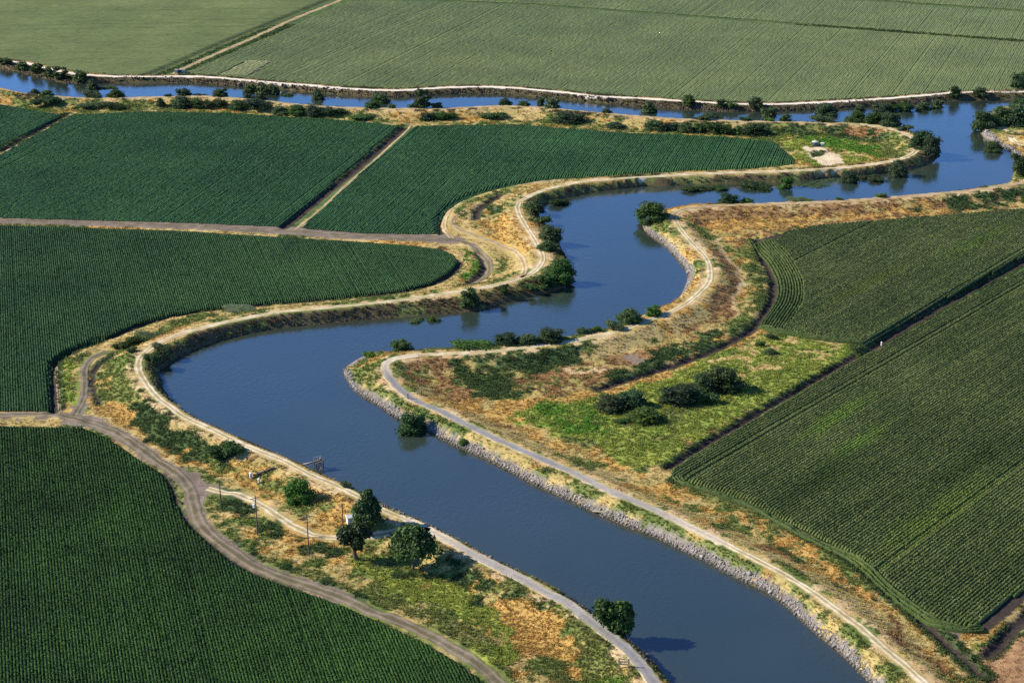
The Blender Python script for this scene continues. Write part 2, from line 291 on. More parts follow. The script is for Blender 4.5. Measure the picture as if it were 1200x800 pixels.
patch('straw', [(800, 420), (890, 393), (1000, 409), (960, 425), (880, 440)], 0, .3); patch('brown', [(790, 520), (830, 505), (860, 487), (870, 495), (800, 545), (780, 545)], 0, .6)
# east bank, south part
patch('weed', [(783, 552), (830, 570), (885, 590), (930, 614), (990, 645), (1040, 688), (1100, 735), (1160, 800), (1150, 805), (1085, 745), (1030, 697), (980, 655), (920, 625), (860, 597), (790, 570)], 0, .85)
patch('dark', [(900, 635), (925, 640), (955, 658), (960, 668), (930, 660)], .5, .9); patch('dark', [(965, 668), (990, 672), (1018, 694), (1018, 704), (990, 695)], .5, .8)
patch('brown', [(1020, 715), (1060, 735), (1120, 800), (1100, 800), (1040, 745)], .5, .65); patch('brown', [(850, 610), (900, 630), (960, 670), (940, 668), (880, 640)], .8, .5)
patch('gold', [(880, 600), (940, 632), (1000, 672), (1050, 715), (1110, 775), (1150, 830), (1130, 830), (1060, 745), (960, 672)], 0, .6)
patch('stubble', [(1140, 800), (1165, 770), (1200, 732), (1290, 650), (1290, 900), (1200, 900)], 0); patch('meadow', [(1158, 766), (1200, 722), (1260, 666), (1262, 672), (1204, 729), (1165, 772)], 0)
patch('dirt', [(1088, 733), (1105, 734), (1133, 744), (1130, 753), (1108, 751)], 0)
patch('pale', [(452, 440), (440, 455), (455, 470), (500, 497), (560, 528), (560, 522), (505, 488), (470, 468)], 1.5)
# shores
dL_ = pdist(X, Y, LEVL, False, 30); bl = (SD > 0) & (dL_ < 14) & (((SD < 6.5) & (dL_ > 3)) | ((SD + dL_ < 9.5) & (dL_ > 1.9)))
put(bl, 'bank'); put(bl & (n2 + (fine - .5) * .4 > .42), 'bank'); put(bl & (n2 < .44) & (n3 > .42), 'weed')
bn = (SD > 0) & (SD < 9) & (pdist(X, Y, LEVN, False, 30) < 16); put(bn, 'bank')
br = (SD > 0) & (pdist(X, Y, LEVR, False, 30) < 20); nearR = pdist(X, Y, atl([(402, 432), (440, 475), (560, 535), (700, 602), (860, 676), (1000, 781), (1060, 880)], ZW), False, 30) < 12
put(br & nearR & (SD < 1.9) & (n3 > .36), 'rock'); put(br & nearR & (SD > 2.0) & (SD < 9) & (n2 + .3 * (n3 - .5) > .47), 'weed')
put((SD > 0) & (SD < 1.8) & (pdist(X, Y, atl([(762, 272), (790, 298), (806, 322), (800, 345)], ZW), False, 20) < 8), 'rock')
put((SD > 0) & (SD < 3) & (pdist(X, Y, LEVP, False, 40) < 40) & (pdist(X, Y, LEVN, False, 40) > 25), 'rock')
put(((DL < 3.6) & (n3 > .56)) & (SD > 4.5), 'pale')
NB = Y > np.interp(X, LEVN[:, 0], LEVN[:, 1]) + 5.5
put(NB & (SD > 8), 'dark')
for k_ in 'DEFGHK': put((pdist(X, Y, DW[k_][0], False, 12) < DW[k_][1] * (1.2 if k_ == 'G' else 2.2)), 'dark')
put(pdist(X, Y, smooth(atl([(-150, 253), (0, 257.5), (200, 263.5), (333, 270), (400, 275), (500, 279), (530, 281)], 0), 3), False, 20) < 4.2, 'dirt')
for tr in ([(-150, 489), (0, 490), (67, 487), (98, 494), (133, 506), (160, 523), (187, 542), (213, 558), (227, 573), (229, 600), (240, 620), (267, 642), (300, 664), (333, 677), (367, 688), (400, 700)],):
    put(pdist(X, Y, smooth(atl(tr, 0), 3), False, 20) < 1.7 + n3 * 1.3, 'dirt')
patch('dirt', [(66, 486), (100, 485), (135, 503), (120, 506), (70, 495)], 0); patch('dirt', [(210, 556), (232, 558), (248, 572), (238, 590), (226, 590), (214, 570)], 0); patch('dirt', [(72, 483), (98, 483), (103, 470), (100, 445), (97, 440), (93, 470)], 0)
patch('straw', [(-150, 487), (0, 487.5), (65, 489), (68, 492), (0, 494), (-150, 493)], 0)
put(FLD, 'soil'); put(DD < .95, 'soil'); dD_ = pdist(X, Y, DW['D'][0], False, 12); put((dD_ > 1.3) & (dD_ < 5.5) & ~FLD, 'dark'); put((dD_ > 1.3) & (dD_ < 5.5) & FLD & (dD_ > 2.2) & (VD > 0), 'dark')  # ditch D: dark grass colour also stands in for the corn's cast shadow
put((DD >= .95) & (DD < 1.5) & (n3 > .45) & ~FLD, 'dark')
put(SD < .45, 'bank')
VH[FLD] = 0; VD[FLD] = 0
gq = grid(GC)

# ------------------------------------------------------------------ mesh helpers
def mesh_np(name, V, Fq, cols=None, mats=(), smooth_=False, tri=False):
    me = bpy.data.meshes.new(name); V = np.ascontiguousarray(V, np.float32); Fq = np.ascontiguousarray(Fq, np.int32)
    k = Fq.shape[1]; nf = len(Fq)
    me.vertices.add(len(V)); me.vertices.foreach_set('co', V.ravel())
    me.loops.add(nf * k); me.loops.foreach_set('vertex_index', Fq.ravel())
    me.polygons.add(nf); me.polygons.foreach_set('loop_start', np.arange(nf, dtype=np.int32) * k)
    if smooth_: me.polygons.foreach_set('use_smooth', np.ones(nf, bool))
    me.update(calc_edges=True)
    if cols is not None:
        a = me.color_attributes.new('Col', 'FLOAT_COLOR', 'POINT')
        c = np.ones((len(V), 4), np.float32); c[:, :3] = cols; a.data.foreach_set('color', c.ravel())
    for m in mats: me.materials.append(m)
    return me
def link(name, me, parent=None, loc=None):
    o = bpy.data.objects.new(name, me); COL.objects.link(o)
    if parent: o.parent = parent
    if loc is not None: o.location = loc
    return o
def tag(o, label=None, cat=None, group=None, kind=None):
    if label: o['label'] = label
    if cat: o['category'] = cat
    if group: o['group'] = group
    if kind: o['kind'] = kind
    return o
def empty(name, loc, rz=0.0):
    o = bpy.data.objects.new(name, None); COL.objects.link(o); o.location = loc; o.rotation_euler = (0, 0, rz); o.empty_display_size = .2
    return o

# ------------------------------------------------------------------ materials
def mat(name, build):
    m = bpy.data.materials.new(name); m.use_nodes = True; nt = m.node_tree; nt.nodes.clear()
    out = nt.nodes.new('ShaderNodeOutputMaterial'); b = nt.nodes.new('ShaderNodeBsdfPrincipled')
    nt.links.new(b.outputs[0], out.inputs[0]); build(nt, b, lambda t: nt.nodes.new(t), nt.links.new); return m
def noise_node(n, l, scale, detail=4, rough=.6):
    g = n('ShaderNodeNewGeometry'); t = n('ShaderNodeTexNoise'); t.inputs['Scale'].default_value = scale; t.inputs['Detail'].default_value = detail; t.inputs['Roughness'].default_value = rough
    l(g.outputs['Position'], t.inputs['Vector']); return t
def mixmul(n, l, a, fac_out, lo, hi):
    mr = n('ShaderNodeMapRange'); mr.inputs[1].default_value = .25; mr.inputs[2].default_value = .75; mr.inputs[3].default_value = lo; mr.inputs[4].default_value = hi
    l(fac_out, mr.inputs[0]); v = n('ShaderNodeVectorMath'); v.operation = 'SCALE'; l(a, v.inputs[0]); l(mr.outputs[0], v.inputs['Scale']); return v.outputs[0]
def attr_mat(name, scales, rough=.9, spec=.1, bump=None, trans=0.0, objrand=False):
    def f(nt, b, n, l):
        a = n('ShaderNodeAttribute'); a.attribute_name = 'Col'; c = a.outputs['Color']
        for s, lo, hi in scales: c = mixmul(n, l, c, noise_node(n, l, s).outputs['Fac'], lo, hi)
        if objrand:
            oi = n('ShaderNodeObjectInfo'); hs = n('ShaderNodeHueSaturation')
            for sock, lo, hi in (('Hue', .485, .515), ('Saturation', .8, 1.15), ('Value', .75, 1.3)):
                mr = n('ShaderNodeMapRange'); mr.inputs[3].default_value = lo; mr.inputs[4].default_value = hi
                w = n('ShaderNodeMath'); w.operation = 'FRACT'; mm = n('ShaderNodeMath'); mm.operation = 'MULTIPLY'; mm.inputs[1].default_value = {'Hue': 7.3, 'Saturation': 3.1, 'Value': 1.0}[sock]
                l(oi.outputs['Random'], mm.inputs[0]); l(mm.outputs[0], w.inputs[0]); l(w.outputs[0], mr.inputs[0]); l(mr.outputs[0], hs.inputs[sock])
            l(c, hs.inputs['Color']); c = hs.outputs[0]
        l(c, b.inputs['Base Color'])
        if trans:
            tr = n('ShaderNodeBsdfTranslucent'); l(c, tr.inputs['Color']); mx = n('ShaderNodeMixShader'); mx.inputs[0].default_value = trans; l(b.outputs[0], mx.inputs[1]); l(tr.outputs[0], mx.inputs[2]); l(mx.outputs[0], [q for q in nt.nodes if q.type == 'OUTPUT_MATERIAL'][0].inputs[0])
        b.inputs['Roughness'].default_value = rough; b.inputs['Specular IOR Level'].default_value = spec
        if bump:
            bn = n('ShaderNodeBump'); bn.inputs['Strength'].default_value = bump[1]; bn.inputs['Distance'].default_value = bump[2]; l(noise_node(n, l, bump[0]).outputs['Fac'], bn.inputs['Height']); l(bn.outputs[0], b.inputs['Normal'])
    return mat(name, f)
M_GROUND = attr_mat('ground_cover', [(1.1, .72, 1.25), (.16, .86, 1.14), (4.0, .8, 1.2)], .95, .05, (1.6, .6, .25))
M_ROAD = attr_mat('road_surface', [(1.3, .78, 1.16), (.25, .85, 1.12), (4.5, .8, 1.15)], .95, .05, (3.0, .3, .05))
M_CROP = attr_mat('crop_leaves', [(.03, .82, 1.16), (.3, .88, 1.12), (2.2, .78, 1.22)], .65, .15, (2.5, .5, .15))
M_TUFT = attr_mat('weed_leaves', [(.3, .85, 1.15)], .8, .1, None, .45)
M_LEAF = attr_mat('tree_leaves', [(.5, .8, 1.2)], .6, .18, None, .3, True)
M_BARK = attr_mat('bark', [(3.0, .7, 1.2)], .95, .05)
M_ROCK = attr_mat('rock', [(1.5, .75, 1.2), (6, .85, 1.15)], .9, .15, (4, .5, .1))
def plain(name, col, rough=.7, metal=0.0, scale=3.0, var=.25):
    def f(nt, b, n, l):
        c = n('ShaderNodeRGB'); c.outputs[0].default_value = (*col, 1)
        l(mixmul(n, l, c.outputs[0], noise_node(n, l, scale).outputs['Fac'], 1 - var, 1 + var * .6), b.inputs['Base Color']); b.inputs['Roughness'].default_value = rough; b.inputs['Metallic'].default_value = metal
    return mat(name, f)
M_WOOD = plain('weathered_wood', (.13, .10, .075), .9); M_PALEWOOD = plain('pale_timber', (.5, .42, .26), .85); M_WHITE = plain('white_paint', (.8, .8, .78), .5, 0, 2, .1)
M_STEEL = plain('dull_steel', (.22, .22, .23), .55, .5); M_CONC = plain('concrete', (.5, .48, .44), .9); M_TANK = plain('tank_green', (.05, .08, .09), .45); M_DARK = plain('dark_iron', (.05, .05, .055), .6, .3)

def water_build(nt, b, n, l):
    wa = n('ShaderNodeAttribute'); wa.attribute_name = 'Col'; l(wa.outputs['Color'], b.inputs['Base Color']); b.inputs['Roughness'].default_value = .06; b.inputs['IOR'].default_value = 1.333; b.inputs['Specular IOR Level'].default_value = .8; b.inputs['Coat Weight'].default_value = 1; b.inputs['Coat IOR'].default_value = 1.6; b.inputs['Coat Roughness'].default_value = .12; b.inputs['Specular Tint'].default_value = (1, .72, 1, 1)
    g = n('ShaderNodeNewGeometry'); mp = n('ShaderNodeMapping'); l(g.outputs['Position'], mp.inputs['Vector']); mp.inputs['Scale'].default_value = (1, .75, 1)
    t1 = n('ShaderNodeTexNoise'); t1.inputs['Scale'].default_value = 1.1; t1.inputs['Detail'].default_value = 3
    t2 = n('ShaderNodeTexNoise'); t2.inputs['Scale'].default_value = .035; t2.inputs['Detail'].default_value = 3
    l(mp.outputs[0], t1.inputs['Vector']); l(mp.outputs[0], t2.inputs['Vector'])
    mr = n('ShaderNodeMapRange'); mr.inputs[1].default_value = .35; mr.inputs[2].default_value = .65; mr.inputs[3].default_value = .07; mr.inputs[4].default_value = .42; l(t2.outputs['Fac'], mr.inputs[0])
    bn = n('ShaderNodeBump'); bn.inputs['Distance'].default_value = .22; l(mr.outputs[0], bn.inputs['Strength']); l(t1.outputs['Fac'], bn.inputs['Height']); l(bn.outputs[0], b.inputs['Normal']); l(bn.outputs[0], b.inputs['Coat Normal'])
    rr = n('ShaderNodeMapRange'); rr.inputs[1].default_value = .4; rr.inputs[2].default_value = .62; rr.inputs[3].default_value = .06; rr.inputs[4].default_value = .16; l(t2.outputs['Fac'], rr.inputs[0]); l(rr.outputs[0], b.inputs['Roughness'])
M_WATER = mat('river_water', water_build)

# ------------------------------------------------------------------ ground and water objects
idx = np.arange(NX * NY).reshape(NY, NX)
quads = np.stack([idx[:-1, :-1], idx[:-1, 1:], idx[1:, 1:], idx[1:, :-1]], -1).reshape(-1, 4)
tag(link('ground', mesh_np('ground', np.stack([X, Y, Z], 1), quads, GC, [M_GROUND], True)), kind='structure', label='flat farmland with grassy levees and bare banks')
wet = (SD < 5)[quads].any(1) & (Y[quads] > 240).all(1) & (Y[quads] < 1200).all(1)
wq = quads[wet]; u, inv = np.unique(wq, return_inverse=True)
sh_ = (np.exp(-np.maximum(-SD[u], 0) / 2.2) * (.6 + .5 * n2[u]))[:, None]; cw_ = fnoise(X[u], Y[u], 40, 81)[:, None]; wc_ = (C_(.020, .036, .031) * (1 - cw_) + C_(.034, .053, .043) * cw_) * (1 - sh_) + C_(.038, .044, .028) * sh_
tag(link('river_water', mesh_np('river_water', np.stack([X[u], Y[u], np.full(len(u), ZW)], 1), inv.reshape(-1, 4), wc_, [M_WATER], True)), kind='structure', label='blue winding river between the levees')

# ------------------------------------------------------------------ roads and tracks: thin sheets lying on the ground
STY = {
    'sand': (C_(.72, .63, .46), C_(.36, .29, .14), .16), 'white': (C_(.76, .69, .58), C_(.64, .57, .46), .10), 'grey': (C_(.30, .29, .29), C_(.26, .25, .255), .12), 'dirt': (C_(.27, .22, .17), C_(.125, .11, .065), .12),
    'pale': (C_(.52, .42, .27), C_(.30, .22, .11), .15)}
def road(name, label, px, z, width, style, seed=1, step=.8):
    P = smooth(atl(px, z), step); T = np.gradient(P, axis=0); T /= np.linalg.norm(T, axis=1)[:, None] + 1e-9; N = np.stack([-T[:, 1], T[:, 0]], 1)
    K = 13; u = np.linspace(-1, 1, K); n = len(P)
    s = np.concatenate([[0], np.cumsum(np.linalg.norm(np.diff(P, axis=0), axis=1))])
    wl = width / 2 * (.88 + .4 * (vnoise(s, s * 0 + seed, 2.2, seed) - .4)); wr = width / 2 * (.88 + .4 * (vnoise(s, s * 0 + seed + 50, 2.2, seed + 1) - .4))
    off = np.where(u[None] < 0, u[None] * wl[:, None], u[None] * wr[:, None])
    PX = P[:, None, 0] + N[:, None, 0] * off; PY = P[:, None, 1] + N[:, None, 1] * off
    ZZ = zq(PX.ravel(), PY.ravel()).reshape(n, K) + .055; ZZ[:, 0] -= .10; ZZ[:, -1] -= .10
    hi, lo, _ = STY[style]; rut = np.exp(-((np.abs(u) - .48) / .2) ** 2)
    f = np.clip(rut[None] * 1.0 + (fnoise(PX, PY, 2.2, seed + 4) - .5) * 1.7, 0, 1)[..., None]
    c = hi * f + lo * (1 - f)
    if style in ('grey',):
        e = sstep(.62, .85, np.abs(u))[None, :, None]; c = (C_(.23, .225, .225) * (.72 + .55 * fnoise(PX, PY, 5, seed)[..., None]) * (1 + .25 * rut[None, :, None])) * (1 - e) + C_(.66, .55, .36) * e
        far = sstep(0, 1, fnoise(PX, PY, 30, 77) * 3 - 1)[..., None] * .4; c = c * (1 - far) + C_(.5, .44, .35) * far; e2 = sstep(26, 3, np.minimum(s, s[-1] - s))[:, None, None] * (.5 + .5 * rut[None, :, None]); c = c * (1 - e2) + C_(.68, .58, .41) * e2
    if style == 'white': c = hi * (.9 + .2 * fnoise(PX, PY, 8, seed)[..., None]) + 0 * u[None, :, None]
    gcol = gq(PX.ravel(), PY.ravel()).reshape(n, K, 3); e3 = sstep(.60, 1.05, np.abs(u)[None] + (fnoise(PX, PY, 1.8, seed + 9) - .5) * .9)[..., None] * .9; c = c * (1 - e3) + gcol * e3
    i = np.arange(n * K).reshape(n, K); q = np.stack([i[:-1, :-1], i[1:, :-1], i[1:, 1:], i[:-1, 1:]], -1).reshape(-1, 4)
    if N[0] @ np.array([1, 0]) > -2: q = q[:, ::-1] if np.cross(np.append(P[1] - P[0], 0), np.append(N[0], 0))[2] < 0 else q
    tag(link(name, mesh_np(name, np.stack([PX.ravel(), PY.ravel(), ZZ.ravel()], 1), q[:, ::-1], c.reshape(-1, 3), [M_ROAD], True)), label=label, kind='structure')
lv = lambda a, b: levL_px[a:b]
i_grey = levL_px.index((475, 608)); i_mid = levL_px.index((617, 266)); i_e = levL_px.index((767, 207)); i_tip = levL_px.index((1007, 145.5)); 
road('levee_road', 'grey gravel road with pale edges along the near left bank', levL_px[0:i_grey + 1], ZC, 3.6, 'grey', 1)
road('levee_road', 'pale rutted levee track following the left bank of the bend', levL_px[i_grey:levL_px.index((533, 342)) + 1], ZC, 2.7, 'sand', 2)
road('levee_road', 'pale gravel road rounding the inner bend', levL_px[levL_px.index((533, 342)):i_e + 1], ZC, 2.7, 'sand', 3)
road('levee_road', 'pale track around the tip of the centre farmland', levL_px[i_e:i_tip + 1], ZC, 3.4, 'sand', 4)
road('levee_road', 'dusty levee track along the near side of the far river', levL_px[i_tip:], ZC, 3.0, 'pale', 5, 1.5)
road('levee_road', 'white gravel road along the far bank of the upper river', levN_px, ZN, 3.4, 'white', 6, 1.5)
j1 = levR_px.index((490, 416)); j2 = levR_px.index((792, 260)); j0 = levR_px.index((850, 637))
road('levee_road', 'pale two-rut track above the stony near right bank', levR_px[0:j0 + 1], ZC, 2.6, 'sand', 7)
road('levee_road', 'grey gravel road along the middle right bank', levR_px[j0:j1 + 1], ZC, 3.4, 'grey', 8)
road('levee_road', 'pale dirt track from the point to the east bend', levR_px[j1:j2 + 1], ZC, 2.7, 'sand', 9)
road('levee_road', 'worn straw coloured track along the east bank', levR_px[j2:], ZC, 3.4, 'pale', 10)
road('farm_track', 'grey dirt track with wheel ruts beside the bottom left field', [(-150, 485), (0, 485.5), (67, 486), (95, 493), (133, 506), (160, 523), (187, 542), (211, 558), (222, 574), (229, 600), (240, 620), (267, 642), (300, 664), (333, 677), (367, 688), (400, 700), (433, 716), (467, 728), (500, 743), (533, 762), (560, 778), (582, 797), (625, 845), (670, 905)], 0, 3.9, 'dirt', 11)
road('farm_track', 'short dirt spur curving along the middle left ditch', [(86, 486), (97, 467), (99, 447), (99, 434), (106, 421), (124, 411)], 0, 2.8, 'dirt', 12)
road('farm_track', 'thin pale path on the edge of the middle left field', [(71, 486), (68, 455), (68, 427), (85, 415)], 0, 1.3, 'dirt', 13)
road('farm_track', 'pale sandy track branching to the levee road', [(243, 572, 0), (262, 577, 0), (280, 580, 0), (305, 591, 0), (325, 604, 0), (342, 615, 0), (362, 625, 0), (390, 630, 0), (430, 629, .2), (455, 626, 1), (480, 621, 2), (503, 622, ZC)], 0, 3.2, 'sand', 14)
road('farm_track', 'brown dirt road between the two left fields', [(-150, 253), (0, 257.5), (200, 263.5), (333, 270), (400, 275), (500, 279), (530, 281), (547, 285), (563, 296), (573, 309), (572, 319), (560, 329), (547, 333)], 0, 3.4, 'dirt', 15)
road('farm_track', 'pale straight track beside the dark ditch of the centre field', [(345, 270), (372, 249), (400, 222), (440, 187), (481, 147), (483, 141)], 0, 1.4, 'pale', 16)
road('farm_track', 'pale path on the edge of the upper left field', [(0, 181), (40, 159), (84, 133)], 0, 1.6, 'pale', 17)
road('farm_track', 'pale looping track round the corner of the centre field', [(529, 279), (521, 267), (521, 256), (530, 243), (550, 231), (587, 220), (633, 213), (667, 209.5, .8)], 0, 2.6, 'pale', 18)
road('farm_track', 'rutted double track from the field corner to the bend', [(560, 240, 0), (540, 250, 0), (530, 258, 0), (537, 268, 0), (560, 277, 0), (587, 288, 0), (605, 299, 0), (613, 310, .6), (614, 320, 2.2), (610, 325, ZC)], 0, 2.8, 'pale', 19)
road('farm_track', 'straight pale farm road between the two far fields', [(200, 88, .6), (212, 82), (245, 67), (300, 43), (350, 20), (398, 1), (470, -30)], 0, 3.4, 'pale', 20, 1.5)
road('farm_track', 'sandy path on the wooded right peninsula', [(1176, 152, 1.3), (1184, 156, 1.3), (1188, 163, 1.2), (1205, 168, 1.2), (1240, 176, 1)], 1.2, 3.4, 'sand', 21)

# ------------------------------------------------------------------ crops
GREENER = [(*at(px_, py_, .8), ra_, rb_, np.array(bc_)) for px_, py_, ra_, rb_, bc_ in ((990, 480, 9, 2.4, (.13, .21, .03)), (966, 497, 12, 2.0, (.13, .20, .03)), (1008, 516, 11, 2.2, (.12, .20, .03)), (1100, 600, 22, 4, (.12, .17, .03)), (960, 560, 14, 4, (.045, .07, .016)), (1130, 545, 20, 3, (.045, .07, .016)), (1150, 280, 30, 3, (.10, .15, .03)), (1020, 330, 26, 2.4, (.12, .15, .03)))]
def crop(name, key, label, row_at, spacing, height, step, cols, z=.0, topw=.5, jit=.18, polys=None, hole=None, gap=.16, seed=0, rowvar=.07, rowjit=.02, leaf=0, lsize=.2):
    """planted rows: each row is a ragged ridge of leaves standing on the field"""
    P = FW[key] if polys is None else polys
    d = at(row_at[0], row_at[1]) - at(row_at[2], row_at[3]); d /= np.linalg.norm(d); nrm = np.array([-d[1], d[0]])
    s = P @ nrm; t = P @ d; Q = np.roll(np.arange(len(P)), -1)
    VV, FF, CC = [], [], []; base = 0
    rng = np.random.default_rng(seed + 5)
    k0, k1 = math.ceil(s.min() / spacing), math.floor(s.max() / spacing)
    for k in range(k0, k1 + 1):
        so = k * spacing + rng.normal(0, spacing * rowjit); cr = []
        for i in range(len(P)):
            a, b = s[i], s[Q[i]]
            if (a > so) != (b > so): cr.append(t[i] + (t[Q[i]] - t[i]) * (so - a) / (b - a))
        cr.sort(); iv = list(zip(cr[::2], cr[1::2]))
        if hole is not None:
            hs, ht = hole @ nrm, hole @ d; hc = []
            for i in range(len(hole)):
                a, b = hs[i], hs[(i + 1) % len(hole)]
                if (a > so) != (b > so): hc.append(ht[i] + (ht[(i + 1) % len(hole)] - ht[i]) * (so - a) / (b - a))
            hc.sort()
            if len(hc) == 2:
                iv = [w for (a, b) in iv for w in ((a, min(b, hc[0])), (max(a, hc[1]), b))]
        for a, b in iv:
            if b - a < step * 2: continue
            n = int((b - a) / step) + 1; tt = np.linspace(a, b, n) + rng.normal(0, step * .2, n)
            rows_(VV, FF, CC, so, tt, d, nrm, spacing, height, gap, jit, topw, cols, rng, None, rowvar, leaf, lsize)
    build_rows(name, label, VV, FF, CC)
def rows_(VV, FF, CC, so, tt, d, nrm, spacing, height, gap, jit, topw, cols, rng, path=None, rowvar=.07, leaf=0, lsize=.2):
    n = len(tt); w = spacing * (1 - gap) / 2
    if path is None: cx = nrm[0] * so + d[0] * tt; cy = nrm[1] * so + d[1] * tt; nx, ny = np.full(n, nrm[0]), np.full(n, nrm[1])
    else: cx, cy, nx, ny = path
    big = fnoise(cx, cy, 24, 51); mid = fnoise(cx, cy, 5, 52)
    miss = sstep(.84, .93, vnoise(cx, cy, 1.3, 53)) * .5
    thin = sstep(.86, .94, fnoise(cx, cy, 7, 54)); miss = np.maximum(miss, thin * .45)
    rj = np.convolve(rng.normal(0, jit, n + 2), (.3, .4, .3), 'valid') * 1.5
    if jit < .05: miss = miss * .25
    wk = .62 if (rng.random() < .045 and path is None) else 1.0
    hh = wk * height * (.88 + .2 * (mid - .5) + rj) * (1 - miss); hh[0] *= .5; hh[-1] *= .5
    o = np.array([-1, -.9, -.42, .42, .9, 1.0]); hz = np.array([0, .68, 1, .98, .68, 0])
    K = 6; off = o[None] * w * (1 + rng.normal(0, .09, (n, K))); 
    Vx = cx[:, None] + nx[:, None] * off; Vy = cy[:, None] + ny[:, None] * off
    g = zq(cx, cy); Vz = g[:, None] - .02 + hh[:, None] * hz[None] * (1 + rng.normal(0, jit * .45, (n, K)))
    lo, hi = cols; f = np.clip(big * 1.25 + mid * .4 - .35, 0, 1)[:, None] + rng.normal(0, .2, (n, K)); streak = (vnoise(tt / 14 if path is None else cx / 9, np.full(n, so * 1.0), 1.0, 58) - .5)[:, None]; f = f + (0 if cols[0][0] < .05 else -.0) ; f = np.clip(f + rng.normal(0, rowvar) + streak * rowvar * 4, 0, 1.25)[..., None]
    c = lo * (1 - f) + hi * f
    for bx_, by_, ra, rb, bc in GREENER:
        e_ = ((cx - bx_) * .664 + (cy - by_) * .748) / ra; g_ = (-(cx - bx_) * .748 + (cy - by_) * .664) / rb; m_ = (np.exp(-(e_ ** 2 + g_ ** 2)) * np.clip(.2 + 1.4 * mid, 0, 1))[:, None, None]; c = c * (1 - m_) + bc * m_
    if leaf:
        L = n * leaf; a_ = rng.integers(0, n - 1, L); k_ = rng.integers(1, K - 1, L); t_ = rng.random(L); g2 = lambda A: A[a_, k_] * (1 - t_) + A[a_ + 1, np.minimum(k_ + (rng.random(L) < .5), K - 2)] * t_
        pc = np.stack([g2(Vx), g2(Vy), g2(Vz) + rng.random(L) * lsize * .5], 1); d1 = rng.normal(0, 1, (L, 3)); d1[:, 2] *= .55; d1 *= (lsize * (.5 + .7 * rng.random(L)) / np.linalg.norm(d1, axis=1))[:, None]
        d2 = np.cross(d1, rng.normal(0, 1, (L, 3))); d2 *= (lsize * .42 / (np.linalg.norm(d2, axis=1) + 1e-6))[:, None]
        b_ = sum(len(v) for v in VV); VV.append(np.stack([pc - d1, pc + d2, pc + d1, pc - d2], 1).reshape(-1, 3)); FF.append((np.arange(L * 4) + b_).reshape(-1, 4))
        CC.append(np.repeat(c[a_, k_] * (.85 + .5 * rng.random((L, 1))), 4, 0))
    base = sum(len(v) for v in VV)
    i = np.arange(n * K).reshape(n, K) + base
    FF.append(np.stack([i[:-1, :-1], i[:-1, 1:], i[1:, 1:], i[1:, :-1]], -1).reshape(-1, 4))
    VV.append(np.stack([Vx.ravel(), Vy.ravel(), Vz.ravel()], 1)); CC.append(c.reshape(-1, 3))
def build_rows(name, label, VV, FF, CC):
    me = mesh_np(name, np.concatenate(VV), np.concatenate(FF), np.clip(np.concatenate(CC), .004, 1), [M_CROP]); tag(link(name, me), label, 'crop field', None, 'stuff')
    print(name, label, len(me.vertices))
def inset(P, d):
    ar = sum(P[i][0] * P[(i + 1) % len(P)][1] - P[(i + 1) % len(P)][0] * P[i][1] for i in range(len(P)))
    T = np.roll(P, -1, 0) - np.roll(P, 1, 0); T = T / np.linalg.norm(T, axis=1)[:, None]; N = np.stack([-T[:, 1], T[:, 0]], 1) * (1 if ar > 0 else -1)
    return P + N * d
G1 = (C_(.012, .036, .008), C_(.034, .090, .015)); G2 = (C_(.018, .053, .017), C_(.034, .090, .026)); G3 = (C_(.030, .084, .028), C_(.048, .124, .040)); G5 = (C_(.108, .144, .048), C_(.152, .184, .062)); G7 = (C_(.066, .096, .028), C_(.122, .152, .048))
crop('crop_rows', 'bottom_left', 'dark green crop in fine upright rows filling the bottom left corner', (253, 754, 233, 674), .66, .52, .36, G1, seed=1, leaf=5, lsize=.2, gap=.22, jit=.09)
crop('crop_rows', 'middle_left', 'dark green crop field left of the great bend, below the brown road', (130, 480, 100, 300), .68, .5, .42, G2, seed=2, leaf=4, lsize=.2, gap=.18, jit=.08)
crop('crop_rows', 'upper_left_large', 'large blue green crop field above the brown road on the left', (478, 148, 330, 268), 0.85, .5, .75, G3, seed=3, leaf=3, lsize=.26, rowjit=.07, gap=.12, jit=.07)
crop('crop_rows', 'upper_left_small', 'small triangle of green crop cut off by the left edge', (478, 148, 330, 268), 0.85, .5, .75, G3, seed=4, leaf=3, lsize=.26, rowjit=.07, gap=.12, jit=.07)
crop('crop_rows', 'center', 'tapering green crop field between the far river and the middle bend', (478, 148, 330, 268), 0.85, .5, .75, G3, seed=5, leaf=3, lsize=.26, rowjit=.07, gap=.12, jit=.07)
crop('crop_rows', 'far_left', 'pale green crop field in the far left corner beyond the river', (0, 30, 300, 26), 1.0, .42, 1.3, G5, seed=6, rowjit=.07, gap=-.2, jit=.10)
PATCH = atl([(256, 86.5), (291, 69), (321, 70), (293, 87.5)], .5)
crop('crop_rows', 'far_right_front', 'huge pale green field along the white far road', (410, 0, 200, 85), 1.0, .42, 1.2, G5, seed=7, rowjit=.07, hole=PATCH, gap=-.2, jit=.10)
crop('crop_rows', 'far_right_middle', 'strip of pale green crop between two thin dark lines at top', (410, 0, 200, 85), 1.1, .42, 1.5, G5, seed=8, rowjit=.07, gap=-.2, jit=.10)
crop('crop_rows', 'far_right_back', 'pale green crop along the top right edge', (410, 0, 200, 85), 1.3, .42, 2.0, G5, seed=9, rowjit=.07, gap=-.2, jit=.10)
crop('crop_rows', None, 'small yellowish rectangle of stunted crop in the far field', (410, 0, 200, 85), 1.0, .4, 1.2, (C_(.26, .28, .11), C_(.36, .37, .16)), seed=10, polys=inset(PATCH, .8))
